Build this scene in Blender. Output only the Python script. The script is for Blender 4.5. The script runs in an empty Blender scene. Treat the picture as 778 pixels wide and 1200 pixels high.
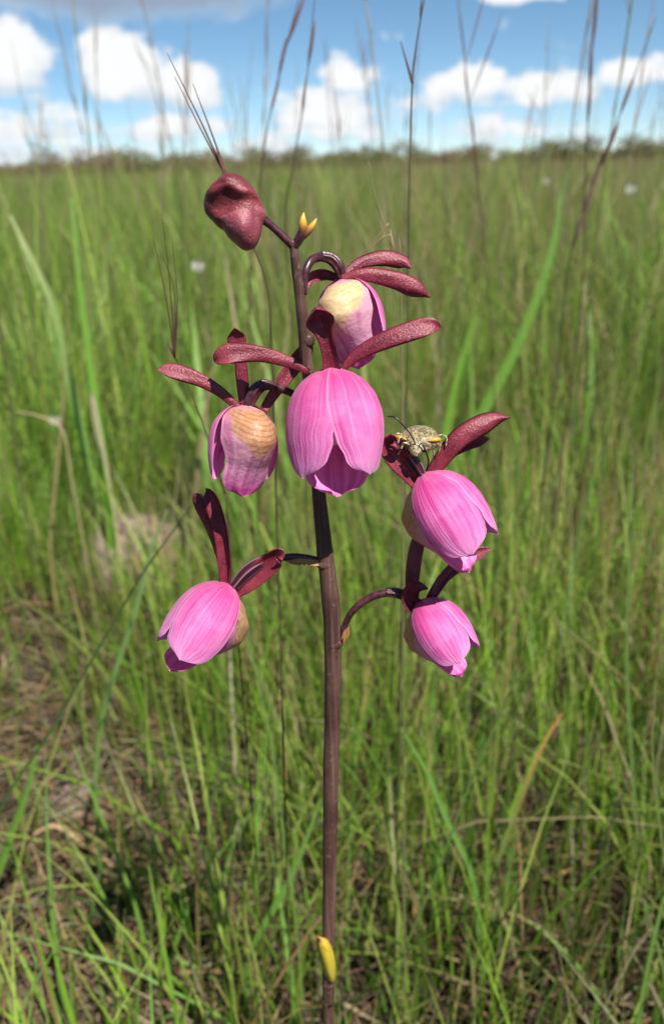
import bpy, math, random
import numpy as np
from mathutils import Vector, Matrix

# ------------------------------------------------------------------ camera, sky, sun, exposure
SC = bpy.context.scene
COL = SC.collection
HC = 0.60                      # camera height
PITCH = math.radians(23.3)
ROLL = math.radians(-1.7)
FPX = 933.0                    # focal length in photo pixels (1200 px high)
CAM = Vector((0, 0, HC))
cd = bpy.data.cameras.new('camera')
cam = bpy.data.objects.new('camera', cd)
COL.objects.link(cam)
cd.sensor_fit = 'VERTICAL'
cd.sensor_height = 36.0
cd.sensor_width = 36.0
cd.lens = 36.0 * FPX / 1200.0
cd.clip_start = 0.01
cd.clip_end = 6000
cd.dof.use_dof = True
cd.dof.focus_distance = 0.236
cd.dof.aperture_fstop = 11.5
cam.location = CAM
ROT = Matrix.Rotation(math.pi / 2 - PITCH, 3, 'X') @ Matrix.Rotation(ROLL, 3, 'Z')
cam.rotation_euler = ROT.to_euler()
SC.camera = cam
RIGHT = ROT @ Vector((1, 0, 0))
UP = ROT @ Vector((0, 1, 0))
FWD = ROT @ Vector((0, 0, -1))

SUN_DIR = Vector((0.36, -0.56, 1.0)).normalized()
sun_el = math.asin(SUN_DIR.z)
sun_az = math.atan2(SUN_DIR.x, SUN_DIR.y)
ld = bpy.data.lights.new('sun', 'SUN')
ld.energy = 5.0
ld.angle = math.radians(0.53)
ld.color = (1.0, 0.95, 0.87)
sun = bpy.data.objects.new('sun', ld)
COL.objects.link(sun)
sun.rotation_euler = SUN_DIR.to_track_quat('Z', 'Y').to_euler()
sun.location = (0, 0, 5)

SC.view_settings.view_transform = 'Standard'
SC.view_settings.look = 'None'
SC.view_settings.gamma = 1.0
SC.view_settings.use_curve_mapping = False
SC.view_settings.exposure = 0.95
SC.render.engine = 'CYCLES'
SC.cycles.use_denoising = True
SC.cycles.max_bounces = 8
SC.cycles.transmission_bounces = 4
SC.cycles.transparent_max_bounces = 4


def ray(px, py):
    return (FWD + RIGHT * ((px - 389.0) / FPX) + UP * ((600.0 - py) / FPX))


def at(px, py, Y):
    """the point of the vertical plane at distance Y that stands under a photo pixel"""
    d = ray(px, py)
    return CAM + d * (Y / d.y)


def depth_of(p):
    return (p - CAM).dot(FWD)


class NT:
    """small helper to write node graphs"""
    def __init__(self, tree):
        self.t = tree
        tree.nodes.clear()

    def n(self, kind, **kw):
        nd = self.t.nodes.new(kind)
        for k, v in kw.items():
            if k.startswith('i_'):
                key = k[2:]
                key = int(key) if key.isdigit() else key.replace('_', ' ')
                self.put(nd.inputs[key], v)
            else:
                setattr(nd, k, v)
        return nd

    def put(self, sock, v):
        if isinstance(v, bpy.types.NodeSocket):
            self.t.links.new(v, sock)
        else:
            sock.default_value = v

    def m(self, op, a, b=0.0, c=None, clamp=False):
        nd = self.t.nodes.new('ShaderNodeMath')
        nd.operation = op
        nd.use_clamp = clamp
        self.put(nd.inputs[0], a)
        self.put(nd.inputs[1], b)
        if c is not None:
            self.put(nd.inputs[2], c)
        return nd.outputs[0]

    def mix(self, f, a, b):
        nd = self.t.nodes.new('ShaderNodeMix')
        nd.data_type = 'RGBA'
        self.put(nd.inputs[0], f)
        self.put(nd.inputs[6], a)
        self.put(nd.inputs[7], b)
        return nd.outputs[2]

    def smooth(self, v, lo, hi):
        nd = self.t.nodes.new('ShaderNodeMapRange')
        nd.interpolation_type = 'SMOOTHSTEP'
        self.put(nd.inputs[0], v)
        nd.inputs[1].default_value = lo
        nd.inputs[2].default_value = hi
        return nd.outputs[0]

    def ramp(self, f, stops):
        nd = self.t.nodes.new('ShaderNodeValToRGB')
        el = nd.color_ramp.elements
        while len(el) < len(stops):
            el.new(0.5)
        for e, (p, c) in zip(el, stops):
            e.position = p
            e.color = (*c, 1)
        self.put(nd.inputs[0], f)
        return nd.outputs[0]


# ---- world: physical sky with cumulus
W = bpy.data.worlds.new('World')
SC.world = W
W.use_nodes = True
w = NT(W.node_tree)
sky = w.n('ShaderNodeTexSky', sky_type='NISHITA', sun_disc=False, sun_elevation=sun_el, sun_rotation=sun_az,
          altitude=3600.0, air_density=0.9, dust_density=0.15, ozone_density=1.5)
tc = w.n('ShaderNodeTexCoord')
sx = w.n('ShaderNodeSeparateXYZ', i_0=tc.outputs['Generated'])
az = w.m('MULTIPLY', w.m('ARCTAN2', sx.outputs[0], sx.outputs[1]), 57.2958)
el = w.m('MULTIPLY', w.m('ARCSINE', sx.outputs[2]), 57.2958)
cv = w.n('ShaderNodeCombineXYZ', i_0=w.m('MULTIPLY', az, 0.75), i_1=el, i_2=0.0).outputs[0]
n1 = w.n('ShaderNodeTexNoise', i_Vector=cv, i_Scale=0.42, i_Detail=6.0, i_Roughness=0.58).outputs[0]
n2 = w.n('ShaderNodeTexNoise', i_Vector=cv, i_Scale=0.9, i_Detail=4.0, i_Roughness=0.55).outputs[0]


def ang(px, py):
    d = ray(px, py).normalized()
    return math.degrees(math.atan2(d.x, d.y)), math.degrees(math.asin(d.z))


clouds = [  # px, py, rx, ry, strength : cumulus of the photograph as directions in the sky
    (14, 66, 50, 46, 1.0), (40, 150, 80, 26, .55), (146, 84, 54, 42, .95), (215, 96, 52, 28, .8),
    (205, 150, 76, 15, .7), (404, 92, 34, 26, .7), (385, 132, 90, 36, .72), (545, 100, 50, 26, .8),
    (640, 104, 58, 28, .75), (585, 150, 90, 22, .40), (748, 86, 50, 18, .7), (610, -6, 50, 12, .8),
    (330, 172, 110, 14, .36), (700, 165, 110, 12, .2), (90, 182, 140, 14, .40)]
dens = None
shade = None
for (cx, cy, rx, ry, s) in clouds:
    a0, e0 = ang(cx, cy)
    ra = abs(ang(cx + rx, cy)[0] - ang(cx - rx, cy)[0]) / 2
    re = abs(ang(cx, cy - ry)[1] - ang(cx, cy + ry)[1]) / 2
    dx = w.m('DIVIDE', w.m('SUBTRACT', az, a0), ra)
    dy = w.m('DIVIDE', w.m('SUBTRACT', el, e0), re)
    r2 = w.m('ADD', w.m('MULTIPLY', dx, dx), w.m('MULTIPLY', dy, dy))
    v = w.m('MULTIPLY', w.m('SUBTRACT', 1.45, w.m('SQRT', r2)), s)
    dens = v if dens is None else w.m('MAXIMUM', dens, v)
    sh = w.m('MULTIPLY', dy, w.m('GREATER_THAN', v, 0.0))
    shade = sh if shade is None else w.m('ADD', shade, w.m('MULTIPLY', sh, .6))
# the same kind of cumulus all round the sky
g = w.n('ShaderNodeTexNoise', i_Vector=tc.outputs['Generated'], i_Scale=3.6, i_Detail=5.0, i_Roughness=0.5).outputs[0]
gen = w.m('MULTIPLY', w.m('SUBTRACT', g, 0.60), 5.0)
away = w.smooth(w.m('ABSOLUTE', az), 24.0, 32.0)
high = w.smooth(el, 15.0, 22.0)
gen = w.m('MULTIPLY', gen, w.m('MAXIMUM', away, high))
dens = w.m('MAXIMUM', dens, gen)
dens = w.m('ADD', dens, w.m('MULTIPLY', w.m('SUBTRACT', n1, 0.5), 2.1))
alpha = w.smooth(dens, 0.22, 0.56)
alpha = w.m('MULTIPLY', alpha, w.smooth(el, -1.0, 0.3))
lit = w.smooth(w.m('ADD', w.m('ADD', dens, w.m('MULTIPLY', n2, 0.8)), w.m('MULTIPLY', shade, 0.38)), 0.35, 1.25)
ccol = w.mix(lit, (6.6, 7.7, 8.8, 1), (10.2, 10.3, 10.4, 1))
# grey underside of the cloud overhead
a0, e0 = ang(140, -20)
dx = w.m('DIVIDE', w.m('SUBTRACT', az, a0), 11.0)
dy = w.m('DIVIDE', w.m('SUBTRACT', el, e0 + .9), 2.7)
gd = w.m('SUBTRACT', 1.2, w.m('SQRT', w.m('ADD', w.m('MULTIPLY', dx, dx), w.m('MULTIPLY', dy, dy))))
ga = w.smooth(w.m('ADD', gd, w.m('SUBTRACT', n1, 0.5)), 0.0, 0.5)
ccol = w.mix(ga, ccol, (3.4, 4.2, 5.4, 1))
alpha = w.m('MAXIMUM', alpha, w.m('MULTIPLY', ga, .9))
deep = w.n('ShaderNodeHueSaturation', i_Hue=0.488, i_Saturation=1.10, i_Value=1.28, i_Color=sky.outputs[0])
skycol = w.mix(alpha, deep.outputs[0], ccol)
bg = w.n('ShaderNodeBackground', i_Color=skycol, i_Strength=0.050)
out = w.n('ShaderNodeOutputWorld', i_Surface=bg.outputs[0])
W.cycles.sampling_method = 'MANUAL'
W.cycles.sample_map_resolution = 512

# ------------------------------------------------------------------ helpers
rnd = random.Random(7)
rng = np.random.default_rng(11)


def tag(o, label=None, cat=None, group=None, kind=None):
    if label: o['label'] = label
    if cat: o['category'] = cat
    if group: o['group'] = group
    if kind: o['kind'] = kind
    return o


def empty(name, loc, parent=None, porg=None):
    o = bpy.data.objects.new(name, None)
    o.empty_display_size = 0.01
    COL.objects.link(o)
    loc = Vector(loc)
    if parent:
        o.parent = parent
        loc = loc - Vector(porg)
    o.location = loc
    return o


def obj(name, me, mat, parent=None, loc=(0, 0, 0)):
    o = bpy.data.objects.new(name, me)
    COL.objects.link(o)
    if mat and not me.materials:
        me.materials.append(mat)
    o.parent = parent
    o.location = loc
    return o


class MB:
    """collects grids of points (with uv) into one mesh"""
    def __init__(self):
        self.v, self.f, self.uv = [], [], []

    def grid(self, rows, closed=False, cap=False, uv=None):
        nr, nc = len(rows), len(rows[0])
        b = len(self.v)
        for i, r in enumerate(rows):
            self.v += [tuple(p) for p in r]
        m = nc if closed else nc - 1
        for i in range(nr - 1):
            for j in range(m):
                k = (j + 1) % nc
                self.f.append((b + i * nc + j, b + i * nc + k, b + (i + 1) * nc + k, b + (i + 1) * nc + j))
                u0, u1 = j / m, (j + 1) / m
                v0, v1 = i / (nr - 1), (i + 1) / (nr - 1)
                self.uv += [(u0, v0), (u1, v0), (u1, v1), (u0, v1)]
        if cap:
            for i, d in ((0, -1), (nr - 1, 1)):
                idx = [b + i * nc + j for j in range(nc)]
                if d < 0: idx.reverse()
                self.f.append(tuple(idx))
                self.uv += [(0.5, 0.0 if i == 0 else 1.0)] * nc
        return self

    def mesh(self, name, org=(0, 0, 0)):
        me = bpy.data.meshes.new(name)
        o = Vector(org)
        me.from_pydata([tuple(Vector(p) - o) for p in self.v], [], self.f)
        ul = me.uv_layers.new(name='UVMap')
        ul.data.foreach_set('uv', np.array(self.uv, dtype=np.float32).ravel())
        me.polygons.foreach_set('use_smooth', [True] * len(me.polygons))
        me.update()
        return me


def spline(pts, n):
    """Catmull-Rom through tuples of any length, n samples"""
    P = np.array(pts, dtype=float)
    k = len(P)
    E = np.vstack([2 * P[0] - P[1], P, 2 * P[-1] - P[-2]])
    out = []
    for s in np.linspace(0, k - 1, n):
        i = min(int(s), k - 2)
        t = s - i
        p0, p1, p2, p3 = E[i], E[i + 1], E[i + 2], E[i + 3]
        out.append(0.5 * ((2 * p1) + (-p0 + p2) * t + (2 * p0 - 5 * p1 + 4 * p2 - p3) * t * t + (-p0 + 3 * p1 - 3 * p2 + p3) * t ** 3))
    return np.array(out)


def interp(x, xs, ys):
    return float(np.interp(x, xs, ys))


def tube(mb, pts, radii, n=24, sides=12, ribs=0, rib=0.0, cap=True, wob=0.0):
    S = spline([(*p, r) for p, r in zip(pts, radii)], n)
    prev = None
    rows = []
    for i in range(n):
        c = Vector(S[i][:3])
        a = Vector(S[min(i + 1, n - 1)][:3]) - Vector(S[max(i - 1, 0)][:3])
        a.normalize()
        if prev is None:
            prev = a.orthogonal().normalized()
        prev = (prev - a * prev.dot(a)).normalized()
        q = a.cross(prev)
        row = []
        for j in range(sides):
            th = 2 * math.pi * j / sides
            r = max(S[i][3], 1e-6) * (1 + rib * math.cos(ribs * th) + wob * math.sin(i * 1.7 + j * 2.1))
            row.append(c + prev * (r * math.cos(th)) + q * (r * math.sin(th)))
        rows.append(row)
    mb.grid(rows, closed=True, cap=cap)
    return mb


# ------------------------------------------------------------------ materials
def material(name):
    m = bpy.data.materials.new(name)
    m.use_nodes = True
    return m, NT(m.node_tree)


def finish(nt, color, rough=0.5, spec=0.4, trans=0.0, tcol=None, bump=None, bstr=0.2, bdist=0.0005, sheen=0.0):
    p = nt.n('ShaderNodeBsdfPrincipled')
    nt.put(p.inputs['Base Color'], color)
    nt.put(p.inputs['Roughness'], rough)
    nt.put(p.inputs['Specular IOR Level'], spec)
    if sheen: p.inputs['Sheen Weight'].default_value = sheen
    if bump is not None:
        b = nt.n('ShaderNodeBump', i_Strength=bstr, i_Distance=bdist, i_Height=bump)
        nt.t.links.new(b.outputs[0], p.inputs['Normal'])
    sh = p.outputs[0]
    if trans > 0:
        tr = nt.n('ShaderNodeBsdfTranslucent')
        nt.put(tr.inputs[0], tcol if tcol is not None else color)
        mx = nt.n('ShaderNodeMixShader', i_0=trans)
        nt.t.links.new(sh, mx.inputs[1])
        nt.t.links.new(tr.outputs[0], mx.inputs[2])
        sh = mx.outputs[0]
    nt.n('ShaderNodeOutputMaterial', i_Surface=sh)


def uvs(nt):
    u = nt.n('ShaderNodeUVMap')
    s = nt.n('ShaderNodeSeparateXYZ', i_0=u.outputs[0])
    return s.outputs[0], s.outputs[1], u.outputs[0]


def obj_noise(nt, scale, detail=3.0, rough=0.5):
    t = nt.n('ShaderNodeTexCoord')
    return nt.n('ShaderNodeTexNoise', i_Vector=t.outputs['Object'], i_Scale=scale, i_Detail=detail, i_Roughness=rough).outputs[0]


M = {}


def mat_petal(name, stops, vein, cells=2600, vamp=.8):
    m, nt = material(name)
    u, v, uvv = uvs(nt)
    base = nt.ramp(v, stops)
    wv = nt.n('ShaderNodeMapping', i_Vector=uvv, i_Scale=(17.0, 0.9, 1.0))
    oi = nt.n('ShaderNodeObjectInfo')
    st = nt.n('ShaderNodeTexNoise', noise_dimensions='4D', i_Vector=wv.outputs[0], i_W=nt.m('MULTIPLY', oi.outputs['Random'], 20.0), i_Scale=1.0, i_Detail=3.0, i_Roughness=.6).outputs[0]
    fade = nt.ramp(v, [(0.0, (1, 1, 1)), (.6, (.75, .75, .75)), (1.0, (.3, .3, .3))])
    stripe = nt.m('MULTIPLY', nt.smooth(st, 0.49, 0.62), fade)
    base = nt.mix(nt.m('MULTIPLY', stripe, vamp), base, vein)
    pale = nt.m('MULTIPLY', nt.smooth(st, 0.46, 0.34), .28)
    base = nt.mix(pale, base, (.82, .40, .66, 1))
    n = obj_noise(nt, cells, 2.0)
    n3 = obj_noise(nt, 160, 2.0)
    base = nt.mix(nt.m('MULTIPLY', nt.smooth(n3, .4, .7), .18), base, (.86, .42, .74, 1))
    rim = nt.smooth(nt.m('ABSOLUTE', nt.m('SUBTRACT', u, .5)), .44, .5)
    base = nt.mix(nt.m('MULTIPLY', rim, .35), base, (.80, .46, .68, 1))
    finish(nt, base, 0.5, 0.3, 0.30, bump=nt.m('ADD', nt.m('MULTIPLY', n, .35), nt.m('MULTIPLY', st, 1.6)), bstr=0.6, bdist=0.0007, sheen=0.12)
    return m


M['petal'] = mat_petal('petal_pink', [(0.0, (.52, .045, .20)), (.22, (.62, .10, .34)), (.6, (.66, .18, .455)), (1.0, (.72, .35, .61))], (.50, .035, .24, 1))

def INNER(nt, geo):
    return geo.outputs['Backfacing']


def mat_lip(name, tan, veinamp, edgek, thr, grain):
    m, nt = material(name)

    u, v, uvv = uvs(nt)
    du = nt.m('SUBTRACT', u, .5)
    cvv = nt.n('ShaderNodeCombineXYZ', i_0=nt.m('MULTIPLY', u, .6), i_1=nt.m('ADD', v, nt.m('MULTIPLY', nt.m('MULTIPLY', du, du), .5)), i_2=0.0).outputs[0]
    wv = nt.n('ShaderNodeTexWave', wave_type='BANDS', bands_direction='Y', i_Vector=cvv, i_Scale=7.5, i_Distortion=1.6, i_Detail=2.0, i_Detail_Scale=2.5)
    sac = nt.mix(nt.m('MULTIPLY', nt.smooth(wv.outputs[0], .6, .98), veinamp), tan, (.26, .085, .05, 1))
    edge = nt.m('ABSOLUTE', nt.m('SUBTRACT', u, 0.5))
    nn = obj_noise(nt, 700, 3.0)
    lobe = nt.ramp(v, [(0.45, (.62, .30, .40)), (.64, (.62, .28, .45)), (.85, (.50, .075, .29)), (1.0, (.60, .09, .36))])
    sv = nt.n('ShaderNodeMapping', i_Vector=uvv, i_Scale=(9.0, .8, 1.0))
    sn = nt.n('ShaderNodeTexNoise', i_Vector=sv.outputs[0], i_Scale=1.0, i_Detail=1.0).outputs[0]
    lobe = nt.mix(nt.m('MULTIPLY', nt.smooth(sn, .45, .65), .5), lobe, (.36, .03, .18, 1))
    big = obj_noise(nt, 130, 2.0)
    fv = nt.m('ADD', nt.m('ADD', v, nt.m('MULTIPLY', nt.m('POWER', edge, 2.0), edgek)), nt.m('MULTIPLY', nt.m('SUBTRACT', big, .5), .30))
    f = nt.m('MAXIMUM', nt.smooth(fv, thr, thr + .11), nt.smooth(v, .13, .03))
    c = nt.mix(f, sac, lobe)
    c = nt.mix(nt.m('MULTIPLY', nt.smooth(nn, .45, .65), nt.mix(f, (grain, grain, grain, 1), (.12, .12, .12, 1))), c, (.72, .56, .36, 1))
    inner = nt.mix(nt.m('MULTIPLY', nt.smooth(sn, .42, .62), .6), (.70, .22, .50, 1), (.48, .07, .28, 1))
    geo = nt.n('ShaderNodeNewGeometry')          # the lip is purple-pink inside, tan outside
    c = nt.mix(INNER(nt, geo), c, inner)
    finish(nt, c, 0.42, 0.4, 0.28, bump=nn, bstr=.4, bdist=.0006)
    return m


M['lip'] = mat_lip('lip_tan_and_pink', (.46, .28, .14, 1), .40, .75, .44, .35)
M['lip_cream'] = mat_lip('lip_cream_and_pink', (.62, .44, .22, 1), .15, 1.6, .42, .55)
M['lip_brown'] = mat_lip('lip_brown_veined', (.46, .24, .12, 1), .5, 1.7, .43, .2)


def mat_sepal(name, c1, c2, c3):
    m, nt = material(name)
    u, v, uvv = uvs(nt)
    n = obj_noise(nt, 1700, 3.0, .6)
    n2_ = obj_noise(nt, 170, 2.0)
    base = nt.mix(nt.smooth(n2_, .3, .7), c1, c2)
    base = nt.mix(nt.m('MULTIPLY', nt.smooth(n, .55, .70), .42), base, c3)
    finish(nt, base, 0.38, 0.45, 0.06, bump=n, bstr=.5, bdist=.0006)
    return m


M['sepal'] = mat_sepal('sepal_maroon', (.125, .011, .024, 1), (.20, .026, .043, 1), (.38, .14, .15, 1))
M['bud'] = mat_sepal('bud_maroon', (.10, .014, .020, 1), (.20, .035, .042, 1), (.33, .11, .10, 1))
M['budlobe'] = mat_sepal('bud_rose', (.20, .040, .060, 1), (.28, .070, .090, 1), (.42, .18, .16, 1))

m, nt = material('stem_brown_purple')
n = obj_noise(nt, 420, 4.0)
na = obj_noise(nt, 60, 2.0)
tcx = nt.n('ShaderNodeTexCoord')
mp = nt.n('ShaderNodeMapping', i_Vector=tcx.outputs['Object'], i_Scale=(900, 900, 25))
fib = nt.n('ShaderNodeTexNoise', i_Vector=mp.outputs[0], i_Scale=1.0, i_Detail=2.0).outputs[0]
base = nt.mix(nt.smooth(na, .3, .7), (.050, .022, .018, 1), (.090, .045, .035, 1))
base = nt.mix(nt.m('MULTIPLY', nt.smooth(n, .6, .72), .5), base, (.20, .12, .10, 1))
base = nt.mix(nt.m('MULTIPLY', nt.smooth(fib, .45, .7), .5), base, (.17, .105, .085, 1))
finish(nt, base, .5, .35, bump=nt.m('ADD', n, fib), bstr=.5, bdist=.0004)
M['stem'] = m

m, nt = material('pedicel_purple')
n = obj_noise(nt, 600, 3.0)
base = nt.mix(nt.smooth(n, .35, .7), (.032, .008, .013, 1), (.080, .021, .030, 1))
finish(nt, base, .34, .5, bump=n, bstr=.25, bdist=.0004)
M['pedicel'] = m

m, nt = material('ovary_ribbed')
u, v, uvv = uvs(nt)
rb = nt.smooth(nt.m('COSINE', nt.m('MULTIPLY', u, 6 * 2 * math.pi)), .45, .98)
base = nt.mix(nt.m('MULTIPLY', rb, .75), (.030, .006, .014, 1), (.26, .15, .17, 1))
finish(nt, base, .3, .5)
M['ovary'] = m

m, nt = material('bract_straw')
u, v, uvv = uvs(nt)
n = obj_noise(nt, 500, 3.0)
base = nt.mix(nt.smooth(n, .35, .7), (.42, .26, .07, 1), (.34, .13, .07, 1))
finish(nt, base, .5, .4, .2, bump=n, bstr=.3, bdist=.0004)
M['bract'] = m

m, nt = material('sheath_yellow')
u, v, uvv = uvs(nt)
n = obj_noise(nt, 420, 4.0)
base = nt.ramp(v, [(0.0, (.30, .15, .05)), (.14, (.40, .33, .04)), (.72, (.46, .33, .03)), (.88, (.34, .15, .05)), (1.0, (.5, .2, .06))])
base = nt.mix(nt.m('MULTIPLY', nt.smooth(n, .58, .7), .6), base, (.22, .12, .03, 1))
finish(nt, base, .42, .45, .15, bump=n, bstr=.3, bdist=.0005)
M['sheath'] = m

m, nt = material('tip_bud_yellow')
u, v, uvv = uvs(nt)
base = nt.ramp(v, [(0.0, (.16, .05, .035)), (.35, (.30, .15, .05)), (.6, (.62, .33, .03)), (1.0, (.60, .40, .10))])
finish(nt, base, .4, .4, .15)
M['tipbud'] = m

m, nt = material('column_pale')
finish(nt, (.80, .50, .56, 1), .45, .4, .3)
M['column'] = m


def mat_attr(name, rough=.45, spec=.35, trans=.35, boost=1.25, nscale=90.0, famp=.35):
    m, nt = material(name)
    a = nt.n('ShaderNodeAttribute', attribute_name='Col')
    n = obj_noise(nt, nscale, 3.0)
    k = nt.m('ADD', 1.0 - famp * .5, nt.m('MULTIPLY', n, famp))
    mul = nt.n('ShaderNodeVectorMath', operation='SCALE', i_0=a.outputs['Color'])
    nt.put(mul.inputs['Scale'], k)
    tcol = nt.n('ShaderNodeVectorMath', operation='SCALE', i_0=mul.outputs[0])
    tcol.inputs['Scale'].default_value = boost
    finish(nt, mul.outputs[0], rough, spec, trans, tcol.outputs[0])
    return m


M['grass'] = mat_attr('grass_green', rough=.5, spec=.28, trans=.40)
M['dry'] = mat_attr('dry_grass', rough=.7, spec=.2, trans=.12)
M['leaf'] = mat_attr('tree_foliage', rough=.55, spec=.25, trans=.3, nscale=1.0)

m, nt = material('bark')
n = obj_noise(nt, 4.0, 4.0)
finish(nt, nt.mix(n, (.10, .08, .06, 1), (.22, .18, .14, 1)), .9, .1)
M['bark'] = m

m, nt = material('soil_and_litter')
t = nt.n('ShaderNodeTexCoord')
n1_ = nt.n('ShaderNodeTexNoise', i_Vector=t.outputs['Object'], i_Scale=9.0, i_Detail=8.0, i_Roughness=.65).outputs[0]
n2_ = nt.n('ShaderNodeTexNoise', i_Vector=t.outputs['Object'], i_Scale=120.0, i_Detail=5.0, i_Roughness=.6).outputs[0]
n3_ = nt.n('ShaderNodeTexNoise', i_Vector=t.outputs['Object'], i_Scale=.05, i_Detail=6.0, i_Roughness=.6).outputs[0]
soil = nt.mix(nt.smooth(n1_, .35, .7), (.018, .013, .009, 1), (.065, .045, .030, 1))
soil = nt.mix(nt.m('MULTIPLY', nt.smooth(n2_, .55, .75), .5), soil, (.16, .11, .075, 1))
sp = nt.n('ShaderNodeSeparateXYZ', i_0=t.outputs['Object'])
far = nt.smooth(sp.outputs[1], 6.0, 40.0)
fld = nt.mix(nt.smooth(n3_, .4, .62), (.13, .135, .05, 1), (.19, .15, .08, 1))
fld = nt.mix(nt.m('MULTIPLY', n1_, .4), fld, (.05, .06, .02, 1))
finish(nt, nt.mix(far, soil, fld), .95, .1, bump=nt.m('ADD', n1_, nt.m('MULTIPLY', n2_, .4)), bstr=.8, bdist=.02)
M['ground'] = m

m, nt = material('crumbly_earth')
n = obj_noise(nt, 60, 6.0, .65)
nb = obj_noise(nt, 14, 3.0)
base = nt.mix(nt.smooth(n, .35, .7), (.13, .095, .075, 1), (.28, .22, .18, 1))
base = nt.mix(nt.smooth(nb, .5, .7), base, (.20, .11, .07, 1))
finish(nt, base, .95, .1, bump=n, bstr=.9, bdist=.008)
M['earth'] = m

m, nt = material('white_petals')
finish(nt, (.80, .80, .74, 1), .5, .3, .25)
M['white'] = m
m, nt = material('yellow_disc')
finish(nt, (.65, .45, .05, 1), .7, .2)
M['disc'] = m

# ------------------------------------------------------------------ ground
def gz(x, y):
    x = np.asarray(x, float); y = np.asarray(y, float)
    k = np.clip(1.6 - np.hypot(x, y) / 12.0, 0.15, 1.0)
    b = .012 * np.sin(7.1 * x + 1.3) * np.cos(6.3 * y + .4) + .008 * np.sin(15.7 * x - 9.1 * y) + .006 * np.cos(23 * y + 11 * x)
    return b * k


def gpt(px, py):
    d = ray(px, py)
    s = HC / -d.z
    p = CAM + d * s
    p.z = float(gz(p.x, p.y))
    return p


def make_ground():
    rr = np.concatenate([np.linspace(0, 3, 61)[1:], np.geomspace(3, 4500, 60)[1:]])
    na = 144
    vs, fs = [(0, 0, float(gz(0, 0)))], []
    for r in rr:
        for j in range(na):
            a = 2 * math.pi * j / na
            x, y = r * math.cos(a), r * math.sin(a)
            vs.append((x, y, float(gz(x, y)) if r < 60 else 0.0))
    for j in range(na):
        fs.append((0, 1 + j, 1 + (j + 1) % na))
    for i in range(len(rr) - 1):
        for j in range(na):
            a, b = 1 + i * na + j, 1 + i * na + (j + 1) % na
            fs.append((a, a + na, b + na, b))
    me = bpy.data.meshes.new('ground')
    me.from_pydata(vs, [], fs)
    me.polygons.foreach_set('use_smooth', [True] * len(fs))
    o = obj('ground', me, M['ground'])
    tag(o, kind='structure')


make_ground()


# ------------------------------------------------------------------ grass as a mass
def blades(name, base, h, wd, azim, lean, col, segs=3, tipcol=None, flat=None, power=1.7):
    """one mesh of tapering blades; all arguments are arrays over the blades"""
    N = len(h)
    L = segs + 1
    t = np.linspace(0, 1, L)
    d = np.stack([np.cos(azim), np.sin(azim), np.zeros(N)], 1)
    tw = azim + np.pi / 2 + rng.normal(0, .7, N)
    s = np.stack([np.cos(tw), np.sin(tw), np.zeros(N)], 1)
    P = np.zeros((N, L, 2, 3), np.float32)
    C = np.zeros((N, L, 2, 4), np.float32)
    C[..., 3] = 1
    tipcol = col if tipcol is None else tipcol
    for k, tt in enumerate(t):
        off = (h * lean) * tt ** power
        if flat is None:
            zz = h * tt * (1 - .38 * np.clip(lean, 0, 1.6) * tt ** 1.3)
        else:
            zz = flat * tt
        c = base + d * off[:, None]
        c[:, 2] += zz
        ww = wd * .5 * (1 - tt ** 2.2 * .93) * (.75 + .25 * min(1, tt * 4))
        P[:, k, 0] = c - s * ww[:, None]
        P[:, k, 1] = c + s * ww[:, None]
        cc = col * (1 - tt ** 2)[..., None] + tipcol * (tt ** 2)
        C[:, k, 0, :3] = cc
        C[:, k, 1, :3] = cc
    idx = np.arange(N)[:, None, None] * (L * 2) + np.arange(segs)[None, :, None] * 2 + np.array([0, 1, 3, 2])[None, None, :]
    return rawmesh(name, P.reshape(-1, 3), idx.reshape(-1, 4), C.reshape(-1, 4))


def rawmesh(name, V, F, C=None):
    me = bpy.data.meshes.new(name)
    nf = len(F)
    k = F.shape[1]
    me.vertices.add(len(V)); me.loops.add(nf * k); me.polygons.add(nf)
    me.vertices.foreach_set('co', V.astype(np.float32).ravel())
    me.loops.foreach_set('vertex_index', F.astype(np.int32).ravel())
    me.polygons.foreach_set('loop_start', np.arange(0, nf * k, k, dtype=np.int32))
    me.polygons.foreach_set('use_smooth', np.ones(nf, dtype=bool))
    if C is not None:
        a = me.attributes.new('Col', 'FLOAT_COLOR', 'POINT')
        a.data.foreach_set('color', C.astype(np.float32).ravel())
    me.update(calc_edges=True)
    me.validate()
    return me


def lowfreq(x, y, s, seed):
    r = np.random.default_rng(seed)
    v = 0
    for i in range(5):
        a = r.uniform(0, 2 * np.pi); f = s * r.uniform(.6, 1.9); p = r.uniform(0, 6.28)
        v = v + np.sin(f * (x * math.cos(a) + y * math.sin(a)) + p)
    return v / 2.6        # about -1..1


GREENS = np.array([(.135, .245, .024), (.165, .280, .030), (.105, .195, .022), (.195, .260, .045), (.115, .225, .048), (.225, .275, .065)])
STRAW = np.array([(.34, .25, .13), (.28, .19, .10), (.40, .32, .20), (.22, .13, .08), (.30, .26, .19), (.38, .22, .12)])

bare = [(60, 1085, .19), (40, 1170, .12), (110, 920, .12), (60, 745, .14), (150, 640, .16), (655, 650, .13), (765, 765, .10), (120, 1165, .08), (570, 700, .08), (20, 900, .06), (480, 1000, .05), (100, 830, .09)]
bare = [(gpt(a, b).x, gpt(a, b).y, r * 1.05) for a, b, r in bare]
ORX, ORY = at(385, 1190, .23).x, .23


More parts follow.
